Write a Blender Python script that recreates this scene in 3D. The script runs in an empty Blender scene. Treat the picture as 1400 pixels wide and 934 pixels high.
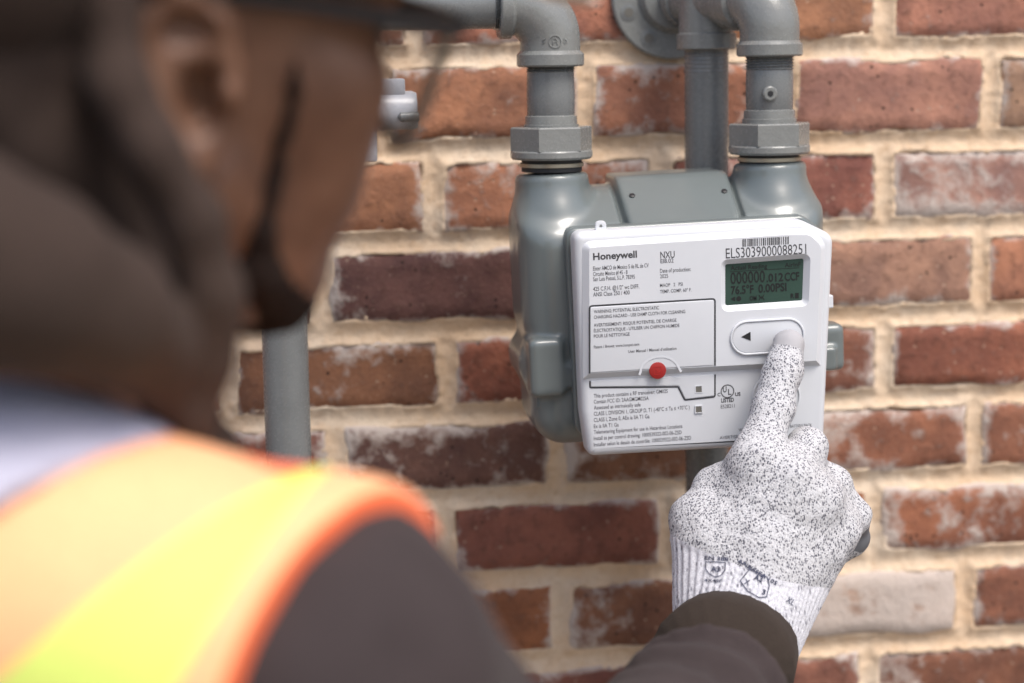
import bpy, bmesh, math, random
import numpy as np
from mathutils import Vector, Matrix
from mathutils.bvhtree import BVHTree

random.seed(7); np.random.seed(7)
SC = bpy.context.scene
COL = SC.collection
rad = math.radians

# ------------------------------------------------------------------ camera
F_PX = 2700.0                       # focal length in pixels of a 1400 px wide frame
YAW, PITCH, ROLL = rad(7.0), rad(8.5), rad(0.9)
AIM = np.array([0.0, 0.0, 1.33])    # where the optical axis meets the wall face (y = 0)
DIST = 1.54
Fw = np.array([math.sin(YAW)*math.cos(PITCH), math.cos(YAW)*math.cos(PITCH), -math.sin(PITCH)])
R0 = np.array([math.cos(YAW), -math.sin(YAW), 0.0])
U0 = np.cross(R0, Fw)
Rt = R0*math.cos(ROLL) - U0*math.sin(ROLL)
Up = U0*math.cos(ROLL) + R0*math.sin(ROLL)
CAM = AIM - DIST*Fw
cd = bpy.data.cameras.new('camera')
cam = bpy.data.objects.new('camera', cd); COL.objects.link(cam)
cam.matrix_world = Matrix(((Rt[0], Up[0], -Fw[0], CAM[0]), (Rt[1], Up[1], -Fw[1], CAM[1]),
                           (Rt[2], Up[2], -Fw[2], CAM[2]), (0, 0, 0, 1)))
cd.sensor_width = 36.0; cd.lens = F_PX/1400*36
cd.clip_start = 0.02; cd.clip_end = 3000
cd.dof.use_dof = True; cd.dof.focus_distance = 1.325; cd.dof.aperture_fstop = 3.4; cd.dof.aperture_blades = 9
SC.camera = cam

def Q(px, py, d):
    """world point seen at a photo pixel, at depth d (metres along the optical axis)"""
    return CAM + d*(Fw + Rt*(px-700)/F_PX + Up*(467-py)/F_PX)
def P(px, py, y):
    """world point seen at a photo pixel, on the vertical plane at distance -y in front of the wall"""
    r = Fw + Rt*(px-700)/F_PX + Up*(467-py)/F_PX
    return CAM + r*(y-CAM[1])/r[1]
def pix(p):
    v = np.asarray(p)-CAM
    return 700+F_PX*(v@Rt)/(v@Fw), 467-F_PX*(v@Up)/(v@Fw), v@Fw

# ------------------------------------------------------------------ world, sun, exposure
SUN_EL, SUN_AZ = rad(60), rad(150)     # azimuth measured clockwise from +Y (the wall direction)
w = bpy.data.worlds.new('World'); SC.world = w; w.use_nodes = True
wn = w.node_tree; wn.nodes.clear()
wo = wn.nodes.new('ShaderNodeOutputWorld'); bg = wn.nodes.new('ShaderNodeBackground')
sky = wn.nodes.new('ShaderNodeTexSky'); sky.sky_type = 'NISHITA'; sky.sun_disc = False
sky.sun_elevation = SUN_EL; sky.sun_rotation = SUN_AZ; sky.air_density = 1.0; sky.dust_density = 4.0; sky.ozone_density = 1.0
wn.links.new(sky.outputs[0], bg.inputs[0]); bg.inputs[1].default_value = 0.15
wn.links.new(bg.outputs[0], wo.inputs[0])
sd = bpy.data.lights.new('sun', 'SUN'); sd.energy = 1.7; sd.angle = rad(24); sd.color = (1.0, 0.965, 0.92)
sun = bpy.data.objects.new('sun', sd); COL.objects.link(sun)
sdir = Vector((math.sin(SUN_AZ)*math.cos(SUN_EL), math.cos(SUN_AZ)*math.cos(SUN_EL), math.sin(SUN_EL)))
sun.rotation_euler = sdir.to_track_quat('Z', 'Y').to_euler(); sun.location = sdir*6
SC.view_settings.view_transform = 'Standard'; SC.view_settings.look = 'None'
SC.view_settings.gamma = 1; SC.view_settings.use_curve_mapping = False
SC.view_settings.exposure = 0.6
SC.render.engine = 'CYCLES'; SC.cycles.use_denoising = True
SC.cycles.max_bounces = 6; SC.cycles.transparent_max_bounces = 8

# ------------------------------------------------------------------ helpers
def link(o, parent=None):
    COL.objects.link(o)
    if parent is not None:
        o.parent = parent
        o.matrix_parent_inverse = INV.get(parent.name, Matrix.Identity(4))
    return o
INV = {}
def thing(name, label, cat, loc, group=None):
    o = bpy.data.objects.new(name, None); COL.objects.link(o); o.location = Vector(loc)
    o.empty_display_size = 0.05
    o['label'] = label; o['category'] = cat
    if group: o['group'] = group
    INV[o.name] = Matrix.Translation(-Vector(loc))
    return o
def mobj(name, me, mat=None, parent=None, smooth=40):
    """mesh data in world coordinates -> object; smooth = auto-smooth angle, None = flat"""
    o = bpy.data.objects.new(name, me)
    if mat is not None and not me.materials: me.materials.append(mat)
    if smooth is not None and len(me.polygons):
        me.shade_smooth()
        if smooth < 179: me.set_sharp_from_angle(angle=rad(smooth))
    return link(o, parent)
def mesh(verts, faces):
    me = bpy.data.meshes.new('m')
    me.from_pydata([tuple(map(float, v)) for v in verts], [], [tuple(map(int, f)) for f in faces]); me.update()
    return me
def join_meshes(parts):
    vs, fs = [], []
    for v, f in parts:
        n = len(vs); vs += list(v); fs += [tuple(i+n for i in q) for q in f]
    return mesh(vs, fs)

def sweep_raw(path, radii, n=32, cap=True, phase=0.0, up=None):
    path = [np.asarray(p, float) for p in path]
    T = []
    for i in range(len(path)):
        a = path[max(i-1, 0)]; b = path[min(i+1, len(path)-1)]
        d = b-a
        if np.linalg.norm(d) < 1e-9: d = T[-1] if T else np.array([0, 0, 1.])
        T.append(d/np.linalg.norm(d))
    ref = np.array([0, 0, 1.]) if up is None else np.asarray(up, float)
    if abs(T[0] @ ref) > .95: ref = np.array([0, -1., 0])
    x = ref - T[0]*(ref@T[0]); x /= np.linalg.norm(x)
    V, Fc = [], []
    for i, p in enumerate(path):
        x = x - T[i]*(x@T[i]); x /= np.linalg.norm(x)
        y = np.cross(T[i], x)
        r = radii[i]
        ra, rb = r if isinstance(r, tuple) else (r, r)
        for k in range(n):
            a = phase+2*math.pi*k/n
            V.append(p + x*ra*math.cos(a) + y*rb*math.sin(a))
    for i in range(len(path)-1):
        for k in range(n):
            k2 = (k+1) % n
            Fc.append((i*n+k, i*n+k2, (i+1)*n+k2, (i+1)*n+k))
    if cap:
        Fc.append(tuple(range(n))[::-1]); Fc.append(tuple((len(path)-1)*n+k for k in range(n)))
    return V, Fc
def sweep(path, radii, **k): return mesh(*sweep_raw(path, radii, **k))
def along(a, b, ts): return [np.asarray(a)+(np.asarray(b)-np.asarray(a))*t for t in ts]

# ---- signed distance sculpting: every organic or cast form is one continuous surface
def _ln(v): return np.sqrt(np.maximum((v*v).sum(-1), 1e-14))
def s_cap(p, a, b, ra, rb):
    a = np.asarray(a, np.float32); b = np.asarray(b, np.float32)
    ba = b-a; t = np.clip(((p-a)@ba)/max(float(ba@ba), 1e-12), 0, 1)
    return _ln(p-a-t[..., None]*ba) - (ra+(rb-ra)*t)
def s_ell(p, c, r, R=None):
    q = p-np.asarray(c, np.float32)
    if R is not None: q = q @ np.asarray(R, np.float32)
    r = np.asarray(r, np.float32)
    k0 = _ln(q/r); k1 = _ln(q/(r*r))
    return k0*(k0-1)/k1
def s_box(p, c, h, rd, R=None):
    q = p-np.asarray(c, np.float32)
    if R is not None: q = q @ np.asarray(R, np.float32)
    q = np.abs(q)-(np.asarray(h, np.float32)-rd)
    return _ln(np.maximum(q, 0)) + np.minimum(q.max(-1), 0) - rd
def smin(a, b, k):
    h = np.clip(.5+.5*(b-a)/k, 0, 1)
    return b+(a-b)*h-k*h*(1-h)
def smax(a, b, k): return -smin(-a, -b, k)
def vnoise3(p, scale, seed=0):
    rs = np.random.RandomState(seed); L = rs.rand(32, 32, 32).astype(np.float32)
    q = p*scale; i = np.floor(q).astype(int); f = q-i; f = f*f*(3-2*f)
    def g(dx, dy, dz): return L[(i[..., 0]+dx) % 32, (i[..., 1]+dy) % 32, (i[..., 2]+dz) % 32]
    fx, fy, fz = f[..., 0], f[..., 1], f[..., 2]
    x00 = g(0,0,0)*(1-fx)+g(1,0,0)*fx; x10 = g(0,1,0)*(1-fx)+g(1,1,0)*fx
    x01 = g(0,0,1)*(1-fx)+g(1,0,1)*fx; x11 = g(0,1,1)*(1-fx)+g(1,1,1)*fx
    return ((x00*(1-fy)+x10*fy)*(1-fz)+(x01*(1-fy)+x11*fy)*fz)*2-1
def vnoise2(x, z, scale, seed=0):
    rs = np.random.RandomState(seed); L = rs.rand(64, 64).astype(np.float32)
    a, b = x*scale, z*scale; i = np.floor(a).astype(int); j = np.floor(b).astype(int)
    fa = a-i; fb = b-j; fa = fa*fa*(3-2*fa); fb = fb*fb*(3-2*fb)
    g = lambda u, v: L[(i+u) % 64, (j+v) % 64]
    return ((g(0,0)*(1-fa)+g(1,0)*fa)*(1-fb)+(g(0,1)*(1-fa)+g(1,1)*fa)*fb)*2-1

def isosurface(f, lo, hi, h, smooth=2, xf=None):
    """naive surface nets of the zero level of f on a regular grid"""
    lo = np.asarray(lo, float); hi = np.asarray(hi, float)
    n = np.maximum(np.ceil((hi-lo)/h).astype(int)+1, 3)
    ax = [(lo[i]+h*np.arange(n[i])).astype(np.float32) for i in range(3)]
    BS = 12
    nb = (n+BS-1)//BS
    bi = np.stack(np.meshgrid(*[np.arange(k) for k in nb], indexing='ij'), -1).reshape(-1, 3)
    ctr = (lo+h*(bi*BS+(BS-1)/2)).astype(np.float32)
    fc_ = f(ctr); keep = np.abs(fc_) < h*BS*.9*1.5+.004
    full = np.empty(nb*BS, np.float32)
    F6 = full.reshape(nb[0], BS, nb[1], BS, nb[2], BS)
    F6[...] = fc_.reshape(nb)[:, None, :, None, :, None]
    off = np.stack(np.meshgrid(*[np.arange(BS)]*3, indexing='ij'), -1).reshape(-1, 3)
    act_b = bi[keep]
    for s in range(0, len(act_b), 200):
        b = act_b[s:s+200]
        pts = (lo+h*(b[:, None, :]*BS+off[None])).astype(np.float32)
        F6[b[:, 0], :, b[:, 1], :, b[:, 2], :] = f(pts).reshape(len(b), BS, BS, BS)
    val = full[:n[0], :n[1], :n[2]]
    ins = val < 0
    c = [ins[a:n[0]-1+a, b:n[1]-1+b, d:n[2]-1+d] for a in (0,1) for b in (0,1) for d in (0,1)]
    cnt = sum(x.astype(np.int8) for x in c)
    act = (cnt > 0) & (cnt < 8)
    I = np.argwhere(act)
    idx = -np.ones(act.shape, np.int64); idx[act] = np.arange(len(I))
    acc = np.zeros((len(I), 3)); num = np.zeros(len(I))
    corner = [(a, b, d) for a in (0,1) for b in (0,1) for d in (0,1)]
    V = {k: val[I[:,0]+k[0], I[:,1]+k[1], I[:,2]+k[2]] for k in corner}
    for k in corner:
        for axn in range(3):
            if k[axn] == 1: continue
            k2 = tuple(k[j]+(1 if j == axn else 0) for j in range(3))
            a, b = V[k], V[k2]; m = (a < 0) != (b < 0)
            t = np.where(m, a/np.where(a-b == 0, 1, a-b), 0)
            pt = np.tile(np.array(k, float), (len(I), 1)); pt[:, axn] += t
            acc[m] += pt[m]; num[m] += 1
    verts = lo + h*(I + acc/np.maximum(num, 1)[:, None])
    faces = []
    for axn in range(3):
        o1, o2 = [(1,2),(2,0),(0,1)][axn]
        sl0 = [slice(None)]*3; sl1 = [slice(None)]*3
        sl0[axn] = slice(0, n[axn]-1); sl1[axn] = slice(1, n[axn])
        a, b = ins[tuple(sl0)], ins[tuple(sl1)]
        E = np.argwhere(a != b)
        E = E[(E[:, o1] > 0) & (E[:, o2] > 0) & (E[:, o1] < n[o1]-1) & (E[:, o2] < n[o2]-1)]
        def cell(d1, d2):
            q = E.copy(); q[:, o1] -= d1; q[:, o2] -= d2
            return idx[q[:,0], q[:,1], q[:,2]]
        q = np.stack([cell(1,1), cell(0,1), cell(0,0), cell(1,0)], 1)
        flip = ~a[E[:,0], E[:,1], E[:,2]]
        q[flip] = q[flip][:, ::-1]
        faces.append(q[(q >= 0).all(1)])
    faces = np.concatenate(faces)
    if smooth:
        e = np.concatenate([faces[:, [0,1]], faces[:, [1,2]], faces[:, [2,3]], faces[:, [3,0]]])
        e = np.concatenate([e, e[:, ::-1]])
        deg = np.bincount(e[:,0], minlength=len(verts))[:, None]
        for it in range(smooth):
            for lam in (0.6, -0.62):
                s = np.stack([np.bincount(e[:,0], weights=verts[e[:,1], j], minlength=len(verts)) for j in range(3)], 1)
                verts = verts + lam*(s/np.maximum(deg, 1)-verts)
    if xf is not None: verts = xf(verts)
    me = bpy.data.meshes.new('m')
    me.vertices.add(len(verts)); me.vertices.foreach_set('co', verts.astype(np.float32).ravel())
    me.loops.add(faces.size); me.loops.foreach_set('vertex_index', faces.astype(np.int32).ravel())
    me.polygons.add(len(faces))
    me.polygons.foreach_set('loop_start', np.arange(0, faces.size, 4, dtype=np.int32))
    me.update(); me.validate()
    return me

def tube_chain(p, pts, k=0.01):
    """smooth union of tapered capsules; pts = [(point, radius), ...]"""
    d = None
    for (a, ra), (b, rb) in zip(pts[:-1], pts[1:]):
        c = s_cap(p, a, b, ra, rb)
        d = c if d is None else smin(d, c, k)
    return d

# ------------------------------------------------------------------ materials
class NT:
    def __init__(s, name, rough=.5, metal=0.0, spec=.5, coat=0.0, coat_rough=.1):
        s.m = bpy.data.materials.new(name); s.m.use_nodes = True
        s.t = s.m.node_tree; s.b = s.t.nodes['Principled BSDF']
        s.b.inputs['Roughness'].default_value = rough; s.b.inputs['Metallic'].default_value = metal
        s.b.inputs['Specular IOR Level'].default_value = spec
        s.b.inputs['Coat Weight'].default_value = coat; s.b.inputs['Coat Roughness'].default_value = coat_rough
    def n(s, typ, **k):
        x = s.t.nodes.new(typ)
        for a, v in k.items():
            if a.startswith('i_'):
                key = a[2:]; key = int(key) if key.isdigit() else key.replace('_', ' ')
                x.inputs[key].default_value = v
            else: setattr(x, a, v)
        return x
    def l(s, a, b): s.t.links.new(a, b)
    def coord(s, kind='Object', scale=(1,1,1), rot=(0,0,0)):
        tc = s.n('ShaderNodeTexCoord'); mp = s.n('ShaderNodeMapping')
        mp.inputs['Scale'].default_value = scale; mp.inputs['Rotation'].default_value = rot
        s.l(tc.outputs[kind], mp.inputs[0]); return mp.outputs[0]
    def noise(s, vec, scale, detail=4, rough=.55):
        x = s.n('ShaderNodeTexNoise'); x.inputs['Scale'].default_value = scale
        x.inputs['Detail'].default_value = detail; x.inputs['Roughness'].default_value = rough
        s.l(vec, x.inputs['Vector']); return x.outputs['Fac']
    def ramp(s, fac, stops, interp='LINEAR'):
        x = s.n('ShaderNodeValToRGB'); x.color_ramp.interpolation = interp
        e = x.color_ramp.elements
        while len(e) < len(stops): e.new(.5)
        for i, (p_, c) in enumerate(stops):
            e[i].position = p_; e[i].color = (*c, 1) if len(c) == 3 else c
        s.l(fac, x.inputs[0]); return x.outputs[0]
    def mix(s, fac, a, b, mode='MIX'):
        x = s.n('ShaderNodeMix', data_type='RGBA', blend_type=mode)
        for sock, v in ((x.inputs[0], fac), (x.inputs[6], a), (x.inputs[7], b)):
            if hasattr(v, 'links'): s.l(v, sock)
            elif isinstance(v, (int, float)): sock.default_value = v
            else: sock.default_value = (*v, 1)
        return x.outputs[2]
    def math(s, op, a, b=None, c=None, clamp=False):
        x = s.n('ShaderNodeMath', operation=op, use_clamp=clamp)
        for i, v in enumerate((a, b, c)):
            if v is None: continue
            if hasattr(v, 'links'): s.l(v, x.inputs[i])
            else: x.inputs[i].default_value = v
        return x.outputs[0]
    def color(s, c):
        if hasattr(c, 'links'): s.l(c, s.b.inputs['Base Color'])
        else: s.b.inputs['Base Color'].default_value = (*c, 1)
    def rough(s, v): s.l(v, s.b.inputs['Roughness'])
    def bump(s, h, strength=.3, dist=.001, prev=None):
        x = s.n('ShaderNodeBump'); x.inputs['Strength'].default_value = strength; x.inputs['Distance'].default_value = dist
        s.l(h, x.inputs['Height'])
        if prev is not None: s.l(prev, x.inputs['Normal'])
        s.l(x.outputs[0], s.b.inputs['Normal']); return x.outputs[0]

def m_brick():
    s = NT('brick', rough=.88, spec=.25)
    oi = s.n('ShaderNodeObjectInfo'); tc = s.n('ShaderNodeTexCoord')
    off = s.n('ShaderNodeVectorMath', operation='MULTIPLY_ADD')
    s.l(oi.outputs['Random'], off.inputs[0]); off.inputs[1].default_value = (37, 11, 23); s.l(tc.outputs['Object'], off.inputs[2])
    v = off.outputs[0]
    n1 = s.noise(v, 26, 5, .6); n2 = s.noise(v, 120, 4, .6); n3 = s.noise(v, 500, 3, .6); n4 = s.noise(v, 14, 3, .5)
    base = oi.outputs['Color']
    c = s.mix(s.ramp(n1, [(.38, (0,0,0)), (.62, (1,1,1))]), s.mix(1.0, base, (.72, .68, .68), 'MULTIPLY'), s.mix(1.0, base, (1.15, 1.08, 1.0), 'MULTIPLY'))
    c = s.mix(s.ramp(n4, [(.5, (0,0,0)), (.62, (.55,.55,.55))]), c, s.mix(1.0, base, (.62, .60, .66), 'MULTIPLY'))
    c = s.mix(s.ramp(n2, [(.52, (0,0,0)), (.68, (.42,.42,.42))]), c, (.07, .034, .025))
    pit = s.n('ShaderNodeTexVoronoi'); pit.inputs['Scale'].default_value = 210; s.l(v, pit.inputs['Vector'])
    pc = s.n('ShaderNodeSeparateColor'); s.l(pit.outputs['Color'], pc.inputs[0])
    pm = s.math('MULTIPLY', s.math('GREATER_THAN', pc.outputs[0], .90), s.ramp(pit.outputs['Distance'], [(.18, (1,)*3), (.34, (0,)*3)]))
    c = s.mix(s.math('MULTIPLY', pm, s.math('GREATER_THAN', pc.outputs[1], .5)), c, s.mix(.45, base, (.40, .30, .22)))
    c = s.mix(s.math('MULTIPLY', pm, s.math('LESS_THAN', pc.outputs[1], .5)), c, (.03, .016, .012))
    c = s.mix(s.ramp(n3, [(.6, (0,0,0)), (.75, (.4,.4,.4))]), c, (.42, .3, .22))
    # lime bloom: along the arrises and in patches, amount in the object colour's alpha
    sx = s.n('ShaderNodeSeparateXYZ'); s.l(tc.outputs['Generated'], sx.inputs[0])
    ex = s.math('ABSOLUTE', s.math('SUBTRACT', sx.outputs[0], .5)); ez = s.math('ABSOLUTE', s.math('SUBTRACT', sx.outputs[2], .5))
    edge = s.math('MAXIMUM', s.math('MULTIPLY_ADD', ex, 2.6, -.3), s.math('MULTIPLY_ADD', ez, 1.25, 0.375))
    edge = s.math('POWER', s.math('MAXIMUM', edge, 0.0), 9.0)
    n5 = s.noise(v, 60, 5, .7); n6 = s.noise(v, 17, 4, .6)
    amt = s.math('ADD', s.math('MULTIPLY', edge, .24), s.math('MULTIPLY_ADD', oi.outputs['Alpha'], .26, .022))
    t = s.math('ADD', s.math('MULTIPLY_ADD', n5, .55, s.math('MULTIPLY', n6, .45)), amt)
    bl = s.ramp(t, [(.63, (0,0,0)), (.76, (.85,.85,.85))])
    c = s.mix(bl, c, (.54, .47, .42)); s.color(c)
    b1 = s.bump(n2, .8, .002); b2 = s.bump(n3, .6, .0008, b1); s.bump(s.math('SUBTRACT', 1.0, pm), .5, .001, b2)
    return s.m
def m_mortar():
    s = NT('mortar', rough=.92, spec=.2)
    v = s.coord()
    n1 = s.noise(v, 9, 4, .6); n2 = s.noise(v, 140, 4, .65); n3 = s.noise(v, 700, 2, .5)
    c = s.ramp(n1, [(.3, (.60, .42, .27)), (.5, (.66, .51, .365)), (.72, (.68, .59, .48))])
    c = s.mix(s.ramp(n2, [(.52, (0,0,0)), (.75, (.5,.5,.5))]), c, (.50, .32, .18))
    c = s.mix(s.ramp(n3, [(.62, (0,0,0)), (.72, (.5,.5,.5))]), c, (.2, .15, .11))
    s.color(c); b = s.bump(n2, .6, .0015); s.bump(n3, .5, .0006, b)
    return s.m
def m_paint(name, col, rough=.35, bump=.25, coat=0.0, bs=260, vary=.18):
    s = NT(name, rough=rough, spec=.5, coat=coat, coat_rough=.08)
    v = s.coord(); n = s.noise(v, 40, 4, .6); n2 = s.noise(v, bs, 3, .6)
    dk = tuple(x*(1-vary) for x in col); lt = tuple(x*(1+vary) for x in col)
    s.color(s.ramp(n, [(.3, dk), (.7, lt)]))
    s.rough(s.ramp(n2, [(.3, (rough*(1-min(.2, bump)),)*3), (.7, (min(1, rough*(1+min(.3, bump))),)*3)]))
    b = s.bump(n2, bump, .0006)
    n3 = s.noise(v, 60, 2, .5); s.bump(n3, bump*.8, .0015, b)
    return s.m
def m_flat(name, col, rough=.5, metal=0.0, spec=.5):
    s = NT(name, rough=rough, metal=metal, spec=spec)
    v = s.coord(); n = s.noise(v, 90, 3, .5)
    s.color(s.ramp(n, [(.3, tuple(x*.96 for x in col)), (.7, tuple(min(1, x*1.03) for x in col))]))
    return s.m
def m_plastic():
    s = NT('white_plastic', rough=.42, spec=.45)
    v = s.coord(); n = s.noise(v, 22, 4, .6); n2 = s.noise(v, 1500, 2, .5)
    s.color(s.ramp(n, [(.3, (.565, .582, .610)), (.7, (.60, .616, .643))]))
    s.bump(n2, .12, .0003); return s.m
def m_cloth(name, col, scale=900, strength=.5, var=.15, rough=.92, sheen=.25):
    s = NT(name, rough=rough, spec=.15)
    s.b.inputs['Sheen Weight'].default_value = sheen
    v = s.coord(); n = s.noise(v, 14, 4, .6); n2 = s.noise(v, scale, 2, .6)
    s.color(s.mix(s.ramp(n2, [(.4, (0,0,0)), (.65, (.5,.5,.5))]), s.ramp(n, [(.3, tuple(x*(1-var) for x in col)), (.7, tuple(x*(1+var) for x in col))]), tuple(min(1, x*1.5) for x in col)))
    n3 = s.noise(v, 35, 4, .55)
    b = s.bump(n2, strength, .0008); s.bump(n3, strength*.7, .004, b); return s.m
def m_skin():
    s = NT('skin', rough=.48, spec=.4)
    v = s.coord(); n = s.noise(v, 30, 4, .6); n2 = s.noise(v, 900, 2, .6)
    s.color(s.ramp(n, [(.3, (.100, .046, .026)), (.5, (.150, .072, .042)), (.7, (.215, .112, .070))]))
    s.b.inputs['Subsurface Weight'].default_value = .08; s.b.inputs['Subsurface Radius'].default_value = (.01, .004, .002)
    s.bump(n2, .2, .0004); return s.m
def m_glove():
    s = NT('glove_knit', rough=.95, spec=.15)
    v = s.coord(rot=(0.2, 0.35, 0.0), scale=(1, 1, .55))
    vo = s.n('ShaderNodeTexVoronoi'); vo.inputs['Scale'].default_value = 760; vo.inputs['Randomness'].default_value = 1; s.l(v, vo.inputs['Vector'])
    v2 = s.coord(rot=(0.2, -0.5, 0.3), scale=(.6, 1, 1))
    vb = s.n('ShaderNodeTexVoronoi'); vb.inputs['Scale'].default_value = 900; s.l(v2, vb.inputs['Vector'])
    pick = s.n('ShaderNodeSeparateColor'); s.l(vo.outputs['Color'], pick.inputs[0])
    pick2 = s.n('ShaderNodeSeparateColor'); s.l(vb.outputs['Color'], pick2.inputs[0])
    big = s.noise(s.coord(), 45, 3, .6)
    th = s.ramp(big, [(.3, (.42,)*3), (.7, (.66,)*3)])
    f1 = s.math('MULTIPLY', s.math('GREATER_THAN', pick.outputs[0], th), s.ramp(vo.outputs['Distance'], [(.3, (1,)*3), (.55, (0,)*3)]))
    f2 = s.math('MULTIPLY', s.math('GREATER_THAN', pick2.outputs[0], .66), s.ramp(vb.outputs['Distance'], [(.26, (1,)*3), (.5, (0,)*3)]))
    fl = s.math('MAXIMUM', f1, f2)
    n2 = s.noise(s.coord(), 1300, 2, .6)
    c = s.mix(fl, s.ramp(n2, [(.35, (.38, .38, .395)), (.6, (.58, .58, .60))]), (.085, .085, .105))
    s.color(c)
    b = s.bump(vo.outputs['Distance'], .5, .0008); s.bump(n2, .5, .0005, b); return s.m
def m_glovecuff():
    s = NT('glove_cuff_knit', rough=.95, spec=.15)
    v = s.coord(scale=(1, 1, .4), rot=(0, .35, 0))
    vo = s.n('ShaderNodeTexVoronoi'); vo.inputs['Scale'].default_value = 500; s.l(v, vo.inputs['Vector'])
    pick = s.n('ShaderNodeSeparateColor'); s.l(vo.outputs['Color'], pick.inputs[0])
    f1 = s.math('MULTIPLY', s.math('GREATER_THAN', pick.outputs[0], .76), s.ramp(vo.outputs['Distance'], [(.25, (.75,)*3), (.5, (0,)*3)]))
    n2 = s.noise(s.coord(), 1100, 2, .6)
    s.color(s.mix(f1, s.ramp(n2, [(.35, (.48, .48, .52)), (.6, (.68, .68, .72))]), (.10, .10, .13)))
    s.bump(n2, .4, .0005); return s.m
def m_ground():
    s = NT('paving_ground', rough=.95, spec=.2)
    v = s.coord(); n = s.noise(v, 1.3, 5, .6); n2 = s.noise(v, 60, 4, .6)
    s.color(s.mix(s.ramp(n2, [(.45, (0,0,0)), (.65, (1,1,1))]), s.ramp(n, [(.35, (.17, .15, .12)), (.65, (.25, .22, .18))]), (.28, .25, .21)))
    s.bump(n2, .5, .01); return s.m
def m_lcd():
    s = NT('lcd_glass', rough=.3, spec=.2)
    v = s.coord(); n = s.noise(v, 20, 2, .5)
    s.color(s.ramp(n, [(.35, (.027, .053, .042)), (.7, (.040, .076, .060))])); return s.m
def m_clear():
    s = NT('clear_lens', rough=.05, spec=.5)
    s.b.inputs['Alpha'].default_value = .16; s.color((.6, .62, .6)); return s.m

MAT = dict(
    brick=m_brick(), mortar=m_mortar(), ground=m_ground(),
    pipe=m_paint('grey_pipe_paint', (.158, .166, .166), .27, .09, vary=.07),
    fitting=m_paint('grey_fitting_paint', (.190, .196, .188), .24, .35, bs=300, vary=.07),
    casting=m_paint('meter_casting_paint', (.132, .153, .152), .32, .012, coat=.4, bs=90, vary=.03),
    gasket=m_flat('black_gasket', (.02, .02, .022), .6), brass=m_flat('plain_steel_ring', (.42, .38, .30), .4, .7),
    steel=m_paint('bare_steel', (.40, .41, .44), .30, .3), plastic=m_plastic(),
    ink=m_flat('dark_grey_ink', (.045, .045, .05), .6), ink_soft=m_flat('grey_ink', (.09, .09, .1), .6),
    groove=m_flat('groove_shade', (.03, .03, .033), .7), lcd=m_lcd(), lcdink=m_flat('lcd_segments', (.002, .003, .003), .5),
    red=m_flat('red_seal_plastic', (.30, .010, .008), .6), hole_shade=m_flat('shaded_socket', (.12, .115, .10), .7), black=m_flat('black_plastic', (.012, .012, .014), .4),
    glove=m_glove(), gcuff=m_glovecuff(), coating=m_flat('grey_glove_coating', (.36, .355, .37), .85), coat_dark=m_flat('dark_glove_coating', (.13, .135, .15), .75),
    hoodie=m_cloth('brown_fleece', (.038, .029, .029), sheen=.05), hood=m_cloth('brown_hood_fleece', (.043, .029, .0235), sheen=.02),
    cuff=m_cloth('brown_rib_knit', (.033, .0245, .0195), 1300, sheen=.03),
    vest=m_cloth('orange_mesh', (.93, .42, .215), 700, .2, .04, .8, .1), lime=m_cloth('lime_tape', (.60, .71, .16), 900, .1, .03, .6, .1),
    bind=m_cloth('red_orange_binding', (.95, .16, .055), 900, .2, .04, .8, .1), silver=m_cloth('silver_tape', (.44, .43, .53), 1200, .1, .03, .45, .1),
    skin=m_skin(), hair=m_cloth('black_hair', (.016, .010, .008), 1500, .8, .2, .9, 0.0),
    hat=m_flat('cream_hat_shell', (.72, .66, .58), .35), trousers=m_cloth('dark_work_trousers', (.03, .035, .05)), boots=m_flat('brown_boot_leather', (.08, .045, .025), .6),
    clear=m_clear(), rimgrey=m_flat('smoke_grey_rim', (.11, .115, .10), .3))

# ------------------------------------------------------------------ ground
gm = mesh([(-400, -800, 0), (400, -800, 0), (400, 400, 0), (-400, 400, 0)], [(0, 1, 2, 3)])
g = mobj('ground', gm, MAT['ground'], smooth=None); g['kind'] = 'structure'

# ------------------------------------------------------------------ brick wall
BED, HEADJ = 0.0165, 0.0150
# bed joints and head joints of the courses in view
bed_px = [(72, 70), (205, 194), (331, 310), (452, 430), (567, 543), (687, 650), (799, 763), (905, 882)]
bed_z = [0.5*(P(600, a, 0)[2]+P(1300, b, 0)[2]) for a, b in bed_px]
step = (bed_z[0]-bed_z[-1])/7
WX0, WX1, WZ1 = -2.3, 2.5, 2.75
zs = list(bed_z)
while zs[0]+step < WZ1+step: zs.insert(0, zs[0]+step)
n_above = len(zs)-len(bed_z)
while zs[-1]-step > -0.02: zs.append(zs[-1]-step)
head_px = {0: [568, 885, 1210], 1: [520, 800, 1078, 1355], 2: [290, 592, 903, 1210], 3: [440, 745, 1045, 1342],
           4: [310, 612, 912, 1210], 5: [460, 762, 1048, 1332], 6: [305, 608, 912, 1195], 7: [470, 768, 1045, 1320], 8: [305, 610, 900, 1188]}
courses = []          # (z_low, z_high, [joint x])
BL = 0.1735
for i in range(len(zs)-1):
    zh, zl = zs[i], zs[i+1]
    k = i-n_above+1
    zc = (zh+zl)/2
    if k in head_px:
        # pixel row at which this course sits
        xs = []
        for hx in head_px[k]:
            py = 467
            for _ in range(6):
                p = P(hx, py, 0); py += (p[2]-zc)/0.00057
            xs.append(P(hx, py, 0)[0])
    else:
        xs = [(0.031 if k % 2 else 0.031+BL/2)+random.uniform(-.006, .006)]
    while xs[0] > WX0: xs.insert(0, xs[0]-BL+random.uniform(-.005, .005))
    while xs[-1] < WX1: xs.append(xs[-1]+BL+random.uniform(-.005, .005))
    courses.append((zl, zh, xs))

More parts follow.
